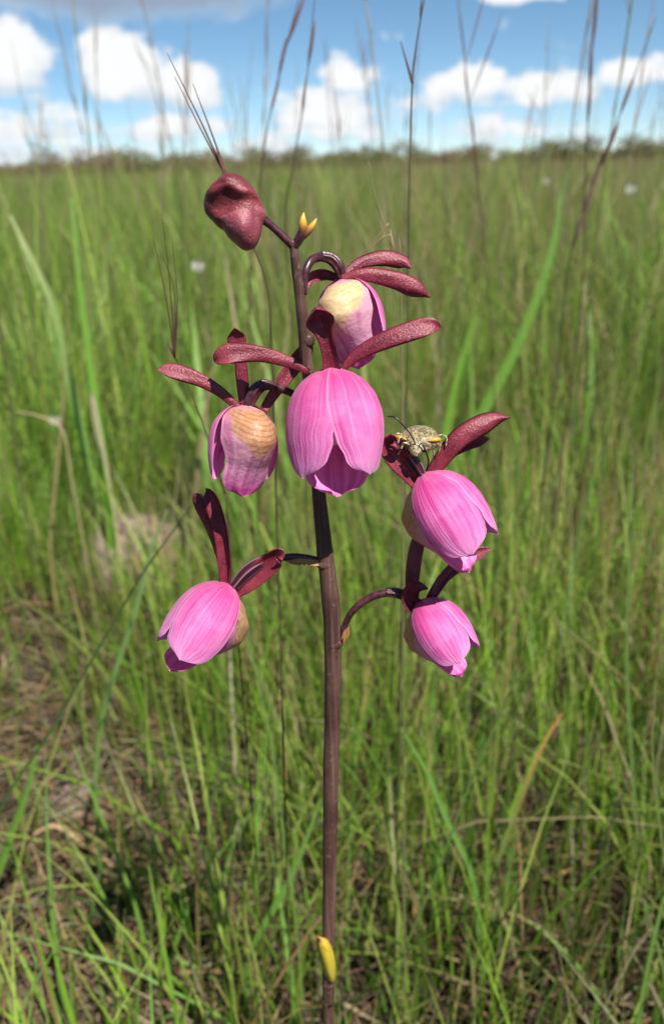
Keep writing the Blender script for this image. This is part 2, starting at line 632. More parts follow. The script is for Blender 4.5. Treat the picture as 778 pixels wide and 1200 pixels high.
def field(y0, y1, dens_, margin, clump, hr, wr, lean_sd, segs, seed, dryfrac, name_, tint=(1, 1, 1)):
    global rng
    rng = np.random.default_rng(seed)
    wk = .95
    xm = wk * y1 + margin
    area = 2 * xm * (y1 - y0)
    ncl = int(area * dens_ / clump)
    cx = rng.uniform(-xm, xm, ncl); cy = rng.uniform(y0, y1, ncl)
    keep = (np.abs(cx) < wk * cy + margin) & ((np.abs(cx) < .46 * cy + margin) | (rng.random(ncl) < .5))
    cx, cy = cx[keep], cy[keep]
    keep = np.ones(len(cx), bool)
    for bx_, by_, br in bare:
        dd = np.hypot(cx - bx_, cy - by_)
        keep &= (dd > br * rng.uniform(.35, 1.05, len(cx)))
    pm = lowfreq(cx, cy, 5.0 if y1 < 9 else 1.2, seed + 1)
    keep &= pm > rng.uniform(-1.7, .25 if y1 < 2.5 else -.35, len(cx))
    cx, cy, pm = cx[keep], cy[keep], pm[keep]
    nb = rng.poisson(clump, len(cx)) + 1
    I = np.repeat(np.arange(len(cx)), nb)
    N = len(I)
    sp = .010 * clump ** .5 * (1 + .12 * (cy[I] - y0))
    ox, oy = rng.normal(0, 1, N) * sp, rng.normal(0, 1, N) * sp
    x, y = cx[I] + ox, cy[I] + oy
    ch = rng.uniform(.65, 1.3, len(cx)) * (1 + .28 * pm)
    h = rng.uniform(hr[0], hr[1], N) * ch[I]
    wd = rng.uniform(wr[0], wr[1], N)
    az_ = np.arctan2(oy, ox) + rng.normal(0, .8, N)
    lean = np.abs(rng.normal(0, lean_sd, N)) + .05
    big = rng.random(N) < .05
    lean[big] += rng.uniform(.3, .9, big.sum())
    # keep the air round the orchid and the view of it open
    near = (y < .36) & (np.abs(x) < .25)
    h = np.where(near, np.minimum(h, .22), h)
    side = np.abs(x) < .10
    h = np.where((y < .30) & side, np.minimum(h, .17), h)
    ok = (np.hypot(x - ORX, y - ORY) > .012) & (y > .10)
    gc = GREENS[rng.integers(0, len(GREENS), len(cx))][I]
    gc = gc * (.75 + .5 * rng.random((N, 1))) * (1 + .26 * pm[I][:, None])
    gc = gc + (lowfreq(cx, cy, .9, seed + 5)[I][:, None]) * np.array([[.012, .006, .004]])
    dry = rng.random(N) < dryfrac * np.clip(1 + .9 * lowfreq(cx, cy, 2.2, seed + 9)[I] + .5 * np.clip(x / .5, -1, 1), .15, 3)
    gc[dry] = STRAW[rng.integers(0, len(STRAW), dry.sum())] * rng.uniform(.55, 1.0, (dry.sum(), 1))
    tip = gc.copy()
    bt = rng.random(N) < .25
    tip[bt] = STRAW[rng.integers(0, len(STRAW), bt.sum())] * .9
    base = np.stack([x, y, gz(x, y) - .003], 1)
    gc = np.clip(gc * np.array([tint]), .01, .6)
    a = ok
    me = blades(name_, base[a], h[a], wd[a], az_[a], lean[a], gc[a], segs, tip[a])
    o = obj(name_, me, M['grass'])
    return o


o = field(.12, 2.4, 9500, .5, 16, (.07, .27), (.0013, .0040), .30, 4, 21, .15, 'short_meadow_grass', (.98, 1.08, .80))
tag(o, 'short fine green grass growing through the litter round the orchid', 'grass', kind='stuff')
o = field(1.4, 3.4, 1500, .5, 7, (.26, .50), (.0018, .0050), .34, 4, 29, .14, 'taller_meadow_grass', (1.08, 1.10, .95))
tag(o, 'knee-high green grass standing behind the orchid', 'grass', kind='stuff')
o = field(2.3, 8.0, 1500, .8, 12, (.26, .58), (.0028, .0066), .36, 3, 22, .22, 'meadow_grass', (1.10, 1.10, 1.05))
tag(o, 'green meadow grass stretching away behind the orchid', 'grass', kind='stuff')
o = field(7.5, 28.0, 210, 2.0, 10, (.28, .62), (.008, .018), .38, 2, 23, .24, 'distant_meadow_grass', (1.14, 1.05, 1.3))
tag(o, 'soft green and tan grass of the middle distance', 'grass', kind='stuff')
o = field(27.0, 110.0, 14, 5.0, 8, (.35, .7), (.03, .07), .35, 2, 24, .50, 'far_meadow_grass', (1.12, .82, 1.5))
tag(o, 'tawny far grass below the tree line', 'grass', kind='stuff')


def litter():
    rng_ = np.random.default_rng(5)
    xs, ys = [], []
    for bx_, by_, br in bare:
        n = int(26000 * br * br)
        r = br * 1.25 * np.sqrt(rng_.random(n)); a = rng_.uniform(0, 6.28, n)
        xs.append(bx_ + r * np.cos(a)); ys.append(by_ + r * np.sin(a))
    n = 5200
    yy = rng_.uniform(.2, 2.2, n)
    xs.append(rng_.uniform(-1, 1, n) * (.44 * yy + .15)); ys.append(yy)
    x = np.concatenate(xs); y = np.concatenate(ys)
    N = len(x)
    base = np.stack([x, y, gz(x, y) + rng_.uniform(.0, .028, N)], 1)
    L = rng_.uniform(.02, .11, N)
    az_ = rng_.normal(.25, .75, N) + np.where(rng_.random(N) < .5, np.pi, 0)
    col = STRAW[rng_.integers(0, len(STRAW), N)] * rng_.uniform(.12, .72, (N, 1))
    me = blades('dry_litter', base, L, rng_.uniform(.0012, .0042, N), az_, np.full(N, 1.0), col, 2, None, L * rng_.normal(.05, .16, N), 1.0)
    o = obj('dry_litter', me, M['dry'])
    tag(o, 'matted straw-brown dead grass litter lying on the soil', 'litter', kind='stuff')


litter()

# ------------------------------------------------------------------ the orchid
YP = 0.23
BASE = at(385, 1190, YP)
BASE = Vector((BASE.x - .001, YP, float(gz(BASE.x, YP))))
orchid = empty('orchid_plant', BASE)
tag(orchid, 'pink orchid with maroon sepals on an upright brown stem', 'orchid')
PXM = .2394 / FPX          # metres in one photo pixel at the flowers


def F(px, py, dz=0.0):
    """photo pixel plus a depth towards the viewer, in pixels"""
    return at(px, py, YP - dz * PXM)


def rad(p, wpx):
    return wpx * .5 * depth_of(p) / FPX


def ptube(pts, n=24, sides=12, **kw):
    P = [F(*q[:3]) for q in pts]
    R = [rad(p, q[3]) for p, q in zip(P, pts)]
    mb = MB()
    tube(mb, P, R, n, sides, **kw)
    return mb


stem_pts = [(343, 282, 0, 9), (347, 310, 0, 12), (352, 350, 0, 13), (357, 400, 0, 14), (362, 450, 0, 14), (368, 510, 0, 14), (373, 570, 0, 16),
            (380, 640, 0, 19), (387, 700, 0, 21), (390, 760, 0, 20), (389, 850, 0, 19), (387, 950, 0, 17.5), (386, 1050, 0, 16), (385, 1130, 0, 14.5), (385, 1195, 0, 13.5)]
S_ = spline(stem_pts, 44)
jr = random.Random(4)
stem_pts = [(a + jr.uniform(-.3, .3), b, c + jr.uniform(-.3, .3), d_ * jr.uniform(.98, 1.025)) for a, b, c, d_ in S_]
P = [F(*q[:3]) for q in stem_pts]
R = [rad(p, q[3]) for p, q in zip(P, stem_pts)]
P.append(P[-1].lerp(BASE, .5)); R.append(R[-1] * 1.02)
P.append(BASE + Vector((0, 0, -.012))); R.append(R[-1] * 1.15)
mb = MB()
tube(mb, P, R, 240, 20, wob=.015)
obj('stem', mb.mesh('stem', BASE), M['stem'], orchid)
# old node rings on the stem
for k, (px, py, wpx) in enumerate([(361, 398, 15.5), (381, 659, 21.0), (391, 752, 21.8), (385, 1151, 15.6)]):
    p = F(px, py)
    r = rad(p, wpx)
    mb = MB()
    tube(mb, [p + Vector((0, 0, dz)) for dz in (-.0016, -.0006, .0004, .0014)], [r * .86, r, r * .99, r * .84], 8, 18, wob=.05)
    obj('node', mb.mesh('node', BASE), M['stem'], orchid)


def strap(pts, chan=.25, thick=.09, n=26, twist=None, hood=0.0, facing=None):
    """fleshy sepal: pts = (px, py, dz, width_px); closed lens-shaped channel"""
    P = [F(*q[:3]) for q in pts]
    tw = twist or [0] * len(pts)
    S = spline([(*p, rad(p, q[3]) * 2, math.radians(a)) for p, q, a in zip(P, pts, tw)], n)
    rows = []
    m = 8
    for i in range(n):
        c = Vector(S[i][:3])
        a = (Vector(S[min(i + 1, n - 1)][:3]) - Vector(S[max(i - 1, 0)][:3])).normalized()
        f = facing or (CAM - c).normalized()
        f = (f - a * f.dot(a)).normalized()
        q = a.cross(f)
        th = S[i][4]
        q2 = q * math.cos(th) + f * math.sin(th)
        f2 = f * math.cos(th) - q * math.sin(th)
        t = i / (n - 1)
        endr = max(0.0, 1 - max(0, (t - .64) / .36) ** 1.9) ** .72 * .97 + .03
        wd = max(S[i][3], 1e-5) * endr
        top, bot = [], []
        tk = thick * S[i][3] * (.35 + .65 * endr)
        c0_, c1_ = chan if isinstance(chan, tuple) else (chan, chan)
        ch = (c0_ + (c1_ - c0_) * t ** 2.5) * wd
        for j in range(m + 1):
            s = -1 + 2 * j / m
            lift = ch * (abs(s) ** 1.8)
            pos = c + q2 * (wd * .5 * s * (1 - .12 * abs(c0_) * s * s)) + f2 * (lift - ch * .4)
            hb = tk * .5 * math.sqrt(max(0, 1 - s * s))
            wv_ = .02 * wd * math.sin(9 * t + 5 * s)
            top.append(pos + f2 * (hb + wv_))
            bot.append(pos - f2 * (hb - wv_))
        rows.append(top + bot[::-1][1:-1])
    mb = MB()
    mb.grid(rows, closed=True, cap=True)
    return mb


def flower_frame(A, yaw, pitch, roll):
    y = (CAM - A).normalized()
    x = (RIGHT - y * RIGHT.dot(y)).normalized()
    z = x.cross(y) * -1
    z = y.cross(x) * -1 if z.dot(UP) < 0 else z
    B = Matrix((x, y, z)).transposed()
    # roll about the view axis (positive: hangs towards image right), yaw about the hanging axis, pitch tips the mouth up
    return B @ Matrix.Rotation(math.radians(-roll), 3, 'Y') @ Matrix.Rotation(math.radians(-yaw), 3, 'Z') @ Matrix.Rotation(math.radians(pitch), 3, 'X')


RT = ([0, .03, .08, .15, .26, .4, .52, .68, .82, .92, 1.0], [.14, .34, .54, .70, .87, .97, 1.0, .99, .94, .89, .83])
FIN = ([0, .3, .42, .5, .58, .66, .75, .85, .92, .97, 1.0], [-9, -8, -5, -1, 4, 8, 12, 17, 23, 32, 50])
FOUT = ([0, .2, .6, .75, .85, .92, .97, 1.0], [100, 101, 101, 99, 94, 87, 77, 52])


def petal_mesh(side, A, B, sc, lift, close=0.0):
    nu, nv = 22, 34
    rows = []
    jig = rnd.uniform(0, 6)
    for i in range(nv):
        s = i / (nv - 1)
        t = 1 - (1 - s) ** 1.9
        row = []
        for j in range(nu):
            u = j / (nu - 1)
            fi, fo = interp(t, *FIN), interp(t, *FOUT)
            fi += 1.6 * math.sin(17 * t + jig) * t + 1.0 * math.sin(31 * t + 2 * jig) * t
            fi -= close * min(1, max(0, (t - .3) / .4)) * min(1, (1 - t) / .12)
            ph = math.radians(fi + (fo - fi) * u) * side
            e = abs(2 * u - 1)
            r = interp(t, *RT) * (1 + lift) * (1 - .035 * e ** 3) + (.016 * math.sin(6 * t + 7 * u + jig) + .010 * math.sin(13 * t + jig * 2) * e ** 3) * t
            p = Vector((r * math.sin(ph), .88 * r * math.cos(ph), -2.15 * t - .05 * (1 - e) * t))
            row.append(A + B @ (p * (55 * PXM * sc)))
        rows.append(row)
    return MB().grid(rows)


LY = ([0, .12, .28, .45, .6, .72, .84, .93, 1.0], [-.10, -.60, -1.12, -1.18, -.88, -.58, -.34, -.20, -.08])
LZ = ([0, .12, .28, .45, .6, .72, .84, .93, 1.0], [-.06, -.22, -.62, -1.12, -1.55, -1.85, -2.18, -2.42, -2.60])
LW = ([0, .12, .28, .45, .6, .72, .84, .92, .97, 1.0], [.12, .58, .88, .92, .74, .66, .68, .60, .46, .12])
LC = ([0, .2, .45, .62, .75, 1.0], [.25, .95, 1.0, .55, .32, .15])


def smooth_tab(tab, n=80):
    xs = np.linspace(0, 1, n)
    ys = np.interp(xs, *tab)
    k = np.ones(5) / 5
    yp = np.pad(ys, 2, mode='edge')
    y2 = np.convolve(yp, k, 'valid')
    y2[0], y2[-1] = ys[0], ys[-1]
    return xs, y2


RT, FIN, FOUT, LY, LZ, LC = [smooth_tab(t) for t in (RT, FIN, FOUT, LY, LZ, LC)]
LW = (smooth_tab(LW)[0], np.where(np.linspace(0, 1, 80) > .95, np.interp(np.linspace(0, 1, 80), *LW), smooth_tab(LW)[1]))


def lip_mesh(A, B, sc, shift=0.0):
    nu, nv = 22, 40
    rows = []
    for i in range(nv):
        t = i / (nv - 1)
        t = 1 - (1 - t) ** 1.35
        row = []
        for j in range(nu):
            s = -1 + 2 * j / (nu - 1)
            hw = interp(t, *LW)
            cy = interp(t, *LC)
            x = hw * s * (1 - .10 * cy * s * s)
            y = interp(t, *LY) + shift * max(0, (t - .45) / .55) ** 1.3 + cy * .92 * abs(s) ** 2.1
            z = interp(t, *LZ) + .10 * min(1, t / .7) * abs(s) ** 2
            if t > .75:      # wavy margin of the end lobe
                z += .02 * math.sin(11 * s) * (t - .75) * 4 * abs(s)
                y += .04 * math.cos(8 * s + 1) * (t - .75) * 4
            row.append(A + B @ (Vector((x, y, z)) * (55 * PXM * sc)))
        rows.append(row)
    return MB().grid(rows)


def flower(att, yaw, pitch, roll, sc, sepals, pedicel, ovary=None, bract=None, label=None, om='ovary', shift=0.0, close=0.0, lm='lip'):
    A = F(*att)
    fl = empty('flower', A, orchid, BASE)
    if label: fl['label'] = label
    B = flower_frame(A, yaw, pitch, roll)
    for side, lift in ((-1, .0), (1, .025)):
        obj('petal', petal_mesh(side, A, B, sc, lift, close).mesh('petal', A), M['petal'], fl)
    obj('lip', lip_mesh(A, B, sc, shift).mesh('lip', A), M[lm], fl)
    k = 55 * PXM * sc
    mb = MB()
    tube(mb, [A + B @ (Vector(p) * k) for p in ((0, 0, -.1), (0, .08, -.6), (.02, .34, -1.1), (.02, .50, -1.40), (.02, .52, -1.56))],
         [.18 * k, .26 * k, .30 * k, .25 * k, .08 * k], 16, 10)
    obj('column', mb.mesh('column', A), M['column'], fl)
    for sp in sepals:
        obj('sepal', strap(**sp).mesh('sepal', A), M['sepal'], fl)
    if pedicel:
        obj('pedicel', ptube(pedicel, 30, 12).mesh('pedicel', A), M['pedicel'], fl)
    if ovary:
        obj('ovary', ptube(ovary, 24, 36, ribs=6, rib=.13).mesh('ovary', A), M[om], fl)
    if bract:
        obj('bract', strap(bract, chan=.3, thick=.2).mesh('bract', A), M['bract'], fl)
    return fl


# upper flower seen from behind its lip
flower((400, 325, -24), 160, -8, 15, .72,
       [dict(pts=[(402, 325, -26, 7), (420, 309, -34, 13), (448, 302, -40, 19), (472, 306, -40, 18), (482, 315, -34, 8)], chan=(-.1, -.5), twist=[0, 10, 15, 20, 20]),
        dict(pts=[(398, 327, -20, 8), (428, 322, -16, 16), (462, 328, -14, 21), (488, 339, -14, 22), (505, 349, -18, 8)], chan=(-.1, -.35)),
        dict(pts=[(396, 326, -36, 9), (380, 322, -42, 13), (366, 326, -28, 14), (360, 338, -18, 9)], chan=.3)],
       [(356, 345, 0, 8), (358, 320, -2, 9), (365, 305, -12, 10), (378, 300, -28, 11)],
       ovary=[(376, 300, -26, 11), (388, 303, -29, 13), (397, 313, -27, 13), (401, 327, -26, 10)],
       label='upper flower turned away, showing the pale yellow pouch of its lip', om='pedicel', lm='lip_cream')
# central flower facing the viewer
flower((388, 431, 22), 0, 6, 3, 1.0,
       [dict(pts=[(389, 440, 30, 24), (386, 415, 36, 19), (380, 392, 40, 21), (375, 376, 44, 34), (372, 365, 52, 34), (371, 362, 62, 20)], chan=(.3, .5), thick=.07),
        dict(pts=[(400, 434, 24, 7), (418, 416, 26, 15), (450, 399, 30, 22), (485, 387, 32, 25), (507, 382, 30, 21), (517, 384, 24, 7)], chan=(-.15, .55), thick=.08, twist=[0, 0, 10, 20, 20, 10]),
        dict(pts=[(362, 436, 24, 7), (338, 424, 28, 14), (305, 415, 32, 19), (275, 414, 34, 25), (258, 419, 34, 23), (251, 424, 28, 8)], chan=(-.12, .6), thick=.08, twist=[0, 0, 0, -15, -20, -10])],
       [(365, 492, 0, 8), (368, 470, 4, 9), (376, 445, 10, 10), (386, 434, 18, 10)],
       label='central flower facing forward, two broad petals over its mouth', shift=.25, close=7)
# left flower seen from behind its lip
flower((289, 472, 4), 204, -6, -6, .76,
       [dict(pts=[(288, 487, 12, 8), (262, 462, 14, 12), (236, 446, 14, 16), (212, 437, 12, 20), (195, 433, 10, 19), (184, 432, 8, 6)], chan=(-.1, .3), twist=[0, 0, 0, -15, -25, -25]),
        dict(pts=[(287, 478, 6, 12), (284, 445, 4, 15), (281, 415, 2, 15), (277, 395, 2, 24), (275, 384, 8, 18)], chan=(-.1, .4)),
        dict(pts=[(308, 482, 0, 10), (322, 460, -10, 14), (342, 432, -18, 19), (358, 412, -22, 20), (366, 398, -24, 10)], chan=.2)],
       [(366, 474, -4, 8), (352, 466, -6, 9), (338, 459, -5, 9), (322, 453, -2, 10)],
       ovary=[(325, 454, -2, 10), (310, 451, 2, 13), (300, 457, 6, 15), (292, 472, 8, 13), (290, 480, 8, 8)],
       label='left flower turned away, showing the brown-veined pouch of its lip', om='pedicel', lm='lip_brown')
# right flower
flower((494, 556, 6), 55, 2, 31, .91,
       [dict(pts=[(492, 570, 8, 16), (480, 553, 10, 25), (466, 537, 12, 30), (458, 524, 14, 28), (460, 517, 24, 22), (466, 524, 30, 10)], chan=.4, thick=.07),
        dict(pts=[(503, 560, 8, 14), (516, 540, 10, 19), (536, 516, 10, 25), (560, 500, 8, 26), (580, 491, 4, 21), (599, 489, 8, 6)], chan=(-.1, -.5), thick=.09),
        dict(pts=[(500, 556, -4, 10), (520, 534, -10, 15), (545, 520, -14, 18), (562, 516, -16, 15), (574, 514, -16, 7)], chan=.3)],
       [(370, 532, 0, 8), (400, 527, -6, 8), (436, 526, -8, 8), (458, 522, -4, 9), (470, 524, 0, 11)],
       ovary=[(468, 523, 0, 11), (477, 530, 4, 14), (486, 543, 8, 15), (494, 556, 8, 11)],
       label='right flower in profile with an insect on its sepals', shift=-.3, close=14)
# lower right flower
flower((491, 704, 6), 55, 2, 31, .76,
       [dict(pts=[(494, 718, 12, 16), (484, 707, 14, 22), (482, 696, 16, 23), (490, 688, 20, 18), (502, 690, 26, 9)], chan=.4, thick=.14),
        dict(pts=[(483, 702, -4, 13), (483, 678, -10, 17), (486, 652, -16, 18), (491, 630, -20, 16), (494, 618, -20, 8)], chan=-.2),
        dict(pts=[(500, 708, 4, 9), (510, 692, 0, 13), (522, 675, -8, 14), (545, 656, -16, 18), (566, 646, -18, 13), (577, 643, -18, 5)], chan=.3)],
       [(400, 750, 2, 9), (404, 733, 4, 7.5), (415, 714, 6, 8.5), (436, 699, 6, 9.5), (456, 694, 6, 10)],
       ovary=[(452, 694, 6, 10), (466, 695, 6, 11.5), (480, 702, 6, 12), (490, 712, 6, 9)],
       bract=[(401, 754, 6, 5), (405, 744, 8, 8), (409, 735, 8, 5)],
       label='lowest flower on the right, hanging from an arched stalk', om='pedicel', shift=-.15, close=14)
# lower left flower
flower((271, 686, 6), -55, 2, -32, .90,
       [dict(pts=[(264, 688, 8, 11), (264, 655, 10, 17), (261, 622, 10, 21), (253, 592, 8, 23), (246, 577, 6, 17), (241, 572, 4, 6)], chan=.5, thick=.07, twist=[20, 20, 30, 35, 35, 30]),
        dict(pts=[(266, 690, -2, 11), (262, 655, -6, 16), (250, 620, -8, 17), (238, 595, -8, 18), (231, 582, -8, 13), (229, 577, -8, 5)], chan=-.3, thick=.08),
        dict(pts=[(274, 697, 12, 10), (287, 686, 16, 21), (304, 671, 18, 27), (319, 658, 20, 27), (328, 650, 26, 21), (331, 657, 34, 9)], chan=.4, thick=.07)],
       [(380, 659, 0, 9), (362, 654, 2, 8), (345, 652, 4, 8), (326, 654, 6, 9)],
       ovary=[(330, 653, 6, 9), (312, 656, 8, 13), (292, 668, 10, 16), (274, 688, 10, 12)],
       bract=[(381, 661, 6, 5), (362, 659, 8, 8), (345, 658, 8, 8), (334, 657, 8, 4)],
       label='lowest flower on the left, drooping towards the grass', shift=.15, close=14)

# hooded bud at the top and the yellow tip buds
bc = F(278, 248, 2)
bud = empty('bud', bc, orchid, BASE)
bud['label'] = 'large closed maroon hooded bud'
obj('pedicel', ptube([(346, 292, 0, 9), (336, 281, 0, 10), (322, 268, 1, 9), (308, 256, 2, 11), (300, 250, 2, 12)], 24, 12).mesh('pedicel', bc), M['pedicel'], bud)

OUT = [(258, 221), (268, 213), (281, 214), (293, 225), (303, 240), (309, 252), (304, 262), (301, 277), (296, 286), (286, 289), (275, 280), (264, 267), (252, 257), (244, 248), (243, 239), (249, 229)]
oa = sorted((math.atan2(248 - y, x - 277), math.hypot(x - 277, 248 - y)) for x, y in OUT)
oa = [(oa[-1][0] - 2 * math.pi, oa[-1][1])] + oa + [(oa[0][0] + 2 * math.pi, oa[0][1])]
oth = np.linspace(-math.pi, math.pi, 97)[:-1]
orr = np.interp(oth, [q[0] for q in oa], [q[1] for q in oa])
orr = (np.roll(orr, 1) + 2 * orr + np.roll(orr, -1)) / 4


def bud_mesh():
    nph = 60
    c_ = F(277, 248, 4)
    bumps = [(270, 226, 12, 9, 4.0), (291, 238, 11, 10, 3.0), (262, 249, 15, 7, -6), (287, 272, 10, 13, 5.5), (262, 229, 13, 1.6, -2.2), (298, 258, 2, 12, -1.6)]
    rows = []
    for i in range(nph):
        ph = math.pi * i / (nph - 1)
        row = []
        for th, R_ in zip(oth, orr):
            sn_ = math.sin(ph) ** .8
            x, y = R_ * sn_ * math.cos(th), R_ * sn_ * math.sin(th)
            z = 21 * math.cos(ph)
            if z > -6:
                for bx_, by_, wx, wy, am in bumps:
                    z += am * math.exp(-((x + 277 - bx_) / wx) ** 2 - ((248 - y - by_) / wy) ** 2) * min(1, (z + 6) / 10)
            if z > -4:      # the hood overhangs the lower lobe like a brow
                brow = 238 + .004 * (x - 4) ** 2 * (1.6 if x > 4 else .35) + .10 * x + 2.0 * math.sin(x * .22)
                z += 9.0 / (1 + math.exp(-(brow - (248 - y)) / 1.7)) * min(1, (z + 4) / 9)
            row.append(c_ + (RIGHT * x + UP * y - FWD * z) * PXM)
        rows.append(row)
    return MB().grid(rows, closed=True), c_


mb, c_ = bud_mesh()
me = mb.mesh('hood', bc)
me.materials.append(M['bud']); me.materials.append(M['budlobe'])
for p in me.polygons:
    q = p.center + bc - c_
    if q.dot(UP) < (-7 + q.dot(RIGHT) / PXM * .25) * PXM and q.dot(RIGHT) > -14 * PXM:
        p.material_index = 1
obj('hood', me, None, bud)
tb = F(352, 278, 0)
tip = empty('tip_bud', tb, orchid, BASE)
tip['label'] = 'two tiny yellow undeveloped buds at the stem tip'
obj('stalk', ptube([(345, 290, 0, 9), (350, 281, 1, 11), (355, 272, 2, 11), (357, 268, 2, 6)], 12, 10).mesh('stalk', tb), M['pedicel'], tip)
obj('bud_scale', ptube([(353, 277, 3, 6), (355, 267, 4, 10), (355, 258, 4, 8), (356, 249, 3, 1)], 16, 10).mesh('bud_scale', tb), M['tipbud'], tip)
obj('bud_scale', ptube([(356, 278, 2, 6), (362, 270, 3, 8), (367, 263, 3, 6), (371, 256, 2, 1)], 16, 10).mesh('bud_scale', tb), M['tipbud'], tip)
# yellow scale leaf low on the stem
so = strap([(389, 1149, 11, 13), (387, 1138, 16, 18), (384, 1122, 17, 20), (380, 1108, 16, 16), (377, 1101, 14, 9), (372, 1097, 12, 3)], chan=-.45, thick=.2).mesh('sheath', BASE)
o = obj('sheath', so, M['sheath'], orchid)
o['label'] = 'yellow sheath scale low on the stem'

# ------------------------------------------------------------------ shield bug on the right flower
def bug():
    m_, nt_ = material('bug_shell')
    n_ = obj_noise(nt_, 1400, 4.0, .7)
    nb_ = obj_noise(nt_, 380, 3.0, .6)
    base_ = nt_.mix(nt_.smooth(n_, .42, .62), (.06, .045, .02, 1), (.36, .29, .16, 1))
    base_ = nt_.mix(nt_.m('MULTIPLY', nt_.smooth(nb_, .5, .66), .6), base_, (.20, .17, .06, 1))
    finish(nt_, base_, .4, .5, bump=n_, bstr=.5, bdist=.0004)
    mo, nt_ = material('bug_orange')
    finish(nt_, (.62, .25, .02, 1), .4, .5)
    ml, nt_ = material('bug_leg')
    n_ = obj_noise(nt_, 1500, 2.0)
    finish(nt_, nt_.mix(nt_.smooth(n_, .45, .6), (.42, .36, .24, 1), (.14, .10, .06, 1)), .5, .4)
    mk, nt_ = material('bug_black')
    finish(nt_, (.012, .010, .010, 1), .35, .5)
    c0 = F(491, 514, 6)
    root = empty('shield_bug', c0)
    tag(root, 'small mottled brown shield bug with black antennae perched on the orchid', 'insect')
    # head end comes towards the viewer and down, tail goes back and up-right
    a = (-FWD * .72 - UP * .52 - RIGHT * .22).normalized()      # forward of the bug
    up = (UP - a * UP.dot(a)).normalized()                       # its back
    up = (up + RIGHT * .10).normalized(); up = (up - a * up.dot(a)).normalized()
    sd = a.cross(up)
    sec = [(-22, .5, .5, 2), (-20, 7, 3, 1.5), (-14, 14, 6, 1), (-6, 19, 8.5, 0), (2, 21, 9.5, -.5), (7, 22.5, 9, -1), (10, 19, 8.5, -1.5), (13, 13, 7.5, -2.5),
           (15, 9, 6.5, -3.5), (18, 7.5, 5.5, -5), (21, 5.5, 4, -6.5), (23, 2.5, 2.2, -7.5), (23.8, .3, .3, -7.8)]
    S = spline(sec, 40)
    rows = []
    for x, wv_, hh, zz in S:
        row = []
        for j in range(24):
            th = 2 * math.pi * j / 24
            cx_, cz_ = math.cos(th), math.sin(th)
            e = abs(cx_) ** .8 * (1 if cx_ > 0 else -1)
            row.append(c0 + (a * x * 1.15 + sd * (max(wv_, .2) * e * 1.15) + up * (zz + max(hh, .2) * cz_ * (1.25 if cz_ > 0 else .9))) * PXM)
        rows.append(row)
    obj('body', MB().grid(rows, closed=True).mesh('body', c0), m_, root)
    for s in (-1, 1):
        mb_ = MB()
        pts_ = [c0 + (a * x + sd * (s * y * 1.13) + up * z) * PXM for x, y, z in ((14.5, 11, 6.0), (11.5, 16.5, 6.0), (8, 21, 5.0), (4, 23, 2.5))]
        tube(mb_, pts_, [.5 * PXM, 2.4 * PXM, 2.5 * PXM, .6 * PXM], 12, 8)
        obj('shoulder_band', mb_.mesh('shoulder_band', c0), mo, root)
        mb_ = MB()
        tube(mb_, [c0 + (a * x + sd * (s * y * 1.1) + up * z) * PXM for x, y, z in ((20.5, 6.4, -3.4), (21.4, 7.6, -3.4), (22.3, 8.1, -3.6), (22.8, 7.0, -4))],
             [.5 * PXM, 1.3 * PXM, 1.3 * PXM, .4 * PXM], 10, 8)
        obj('eye', mb_.mesh('eye', c0), mk, root)
    for pts_ in ([(487, 521, 24, 1.3), (480, 508, 30, 1.8), (470, 496, 30, 1.9), (463, 489, 27, 2.2), (454, 488, 24, 1.4)],
                 [(490, 523, 24, 1.3), (494, 520, 30, 1.8), (499, 530, 30, 2.0), (502, 541, 27, 2.1), (500, 548, 24, 1.2)]):
        obj('antenna', ptube(pts_, 20, 8).mesh('antenna', c0), mk, root)
    for pts_ in ([(480, 520, 14, 2.6), (470, 512, 16, 2.4), (466, 519, 17, 1.8), (462, 526, 17, 1.3)],
                 [(484, 524, 18, 2.6), (474, 519, 20, 2.3), (470, 526, 20, 1.8), (466, 533, 19, 1.2)],
                 [(478, 514, 6, 2.6), (466, 508, 6, 2.2), (462, 515, 8, 1.7), (459, 521, 10, 1.2)],
                 [(494, 524, 18, 2.8), (503, 523, 20, 2.6), (508, 530, 18, 2.0), (506, 539, 15, 1.3)],
                 [(500, 521, 12, 2.8), (512, 514, 14, 2.5), (516, 520, 14, 1.9), (514, 530, 14, 1.3)],
                 [(503, 516, 6, 2.8), (516, 510, 8, 2.5), (523, 513, 10, 1.9), (522, 524, 12, 1.3)]):
        obj('leg', ptube(pts_, 18, 8).mesh('leg', c0), ml, root)


bug()

# ------------------------------------------------------------------ single grasses that can be told apart
def flat_attr(me, c0, c1=None, pw=1.0):
    a_ = me.attributes.new('Col', 'FLOAT_COLOR', 'POINT')
    n_ = len(me.vertices)
    z = np.zeros(n_ * 3); me.vertices.foreach_get('co', z)
    z = z.reshape(-1, 3)[:, 2]
    k_ = ((z - z.min()) / max(1e-6, z.max() - z.min()))[:, None] ** pw
    c1 = c0 if c1 is None else c1
    C_ = np.ones((n_, 4)); C_[:, :3] = np.array(c0)[None] * (1 - k_) + np.array(c1)[None] * k_
    a_.data.foreach_set('color', C_.astype(np.float32).ravel())


def ground_under(p):
    return Vector((p.x, p.y, float(gz(p.x, p.y)) - .004))


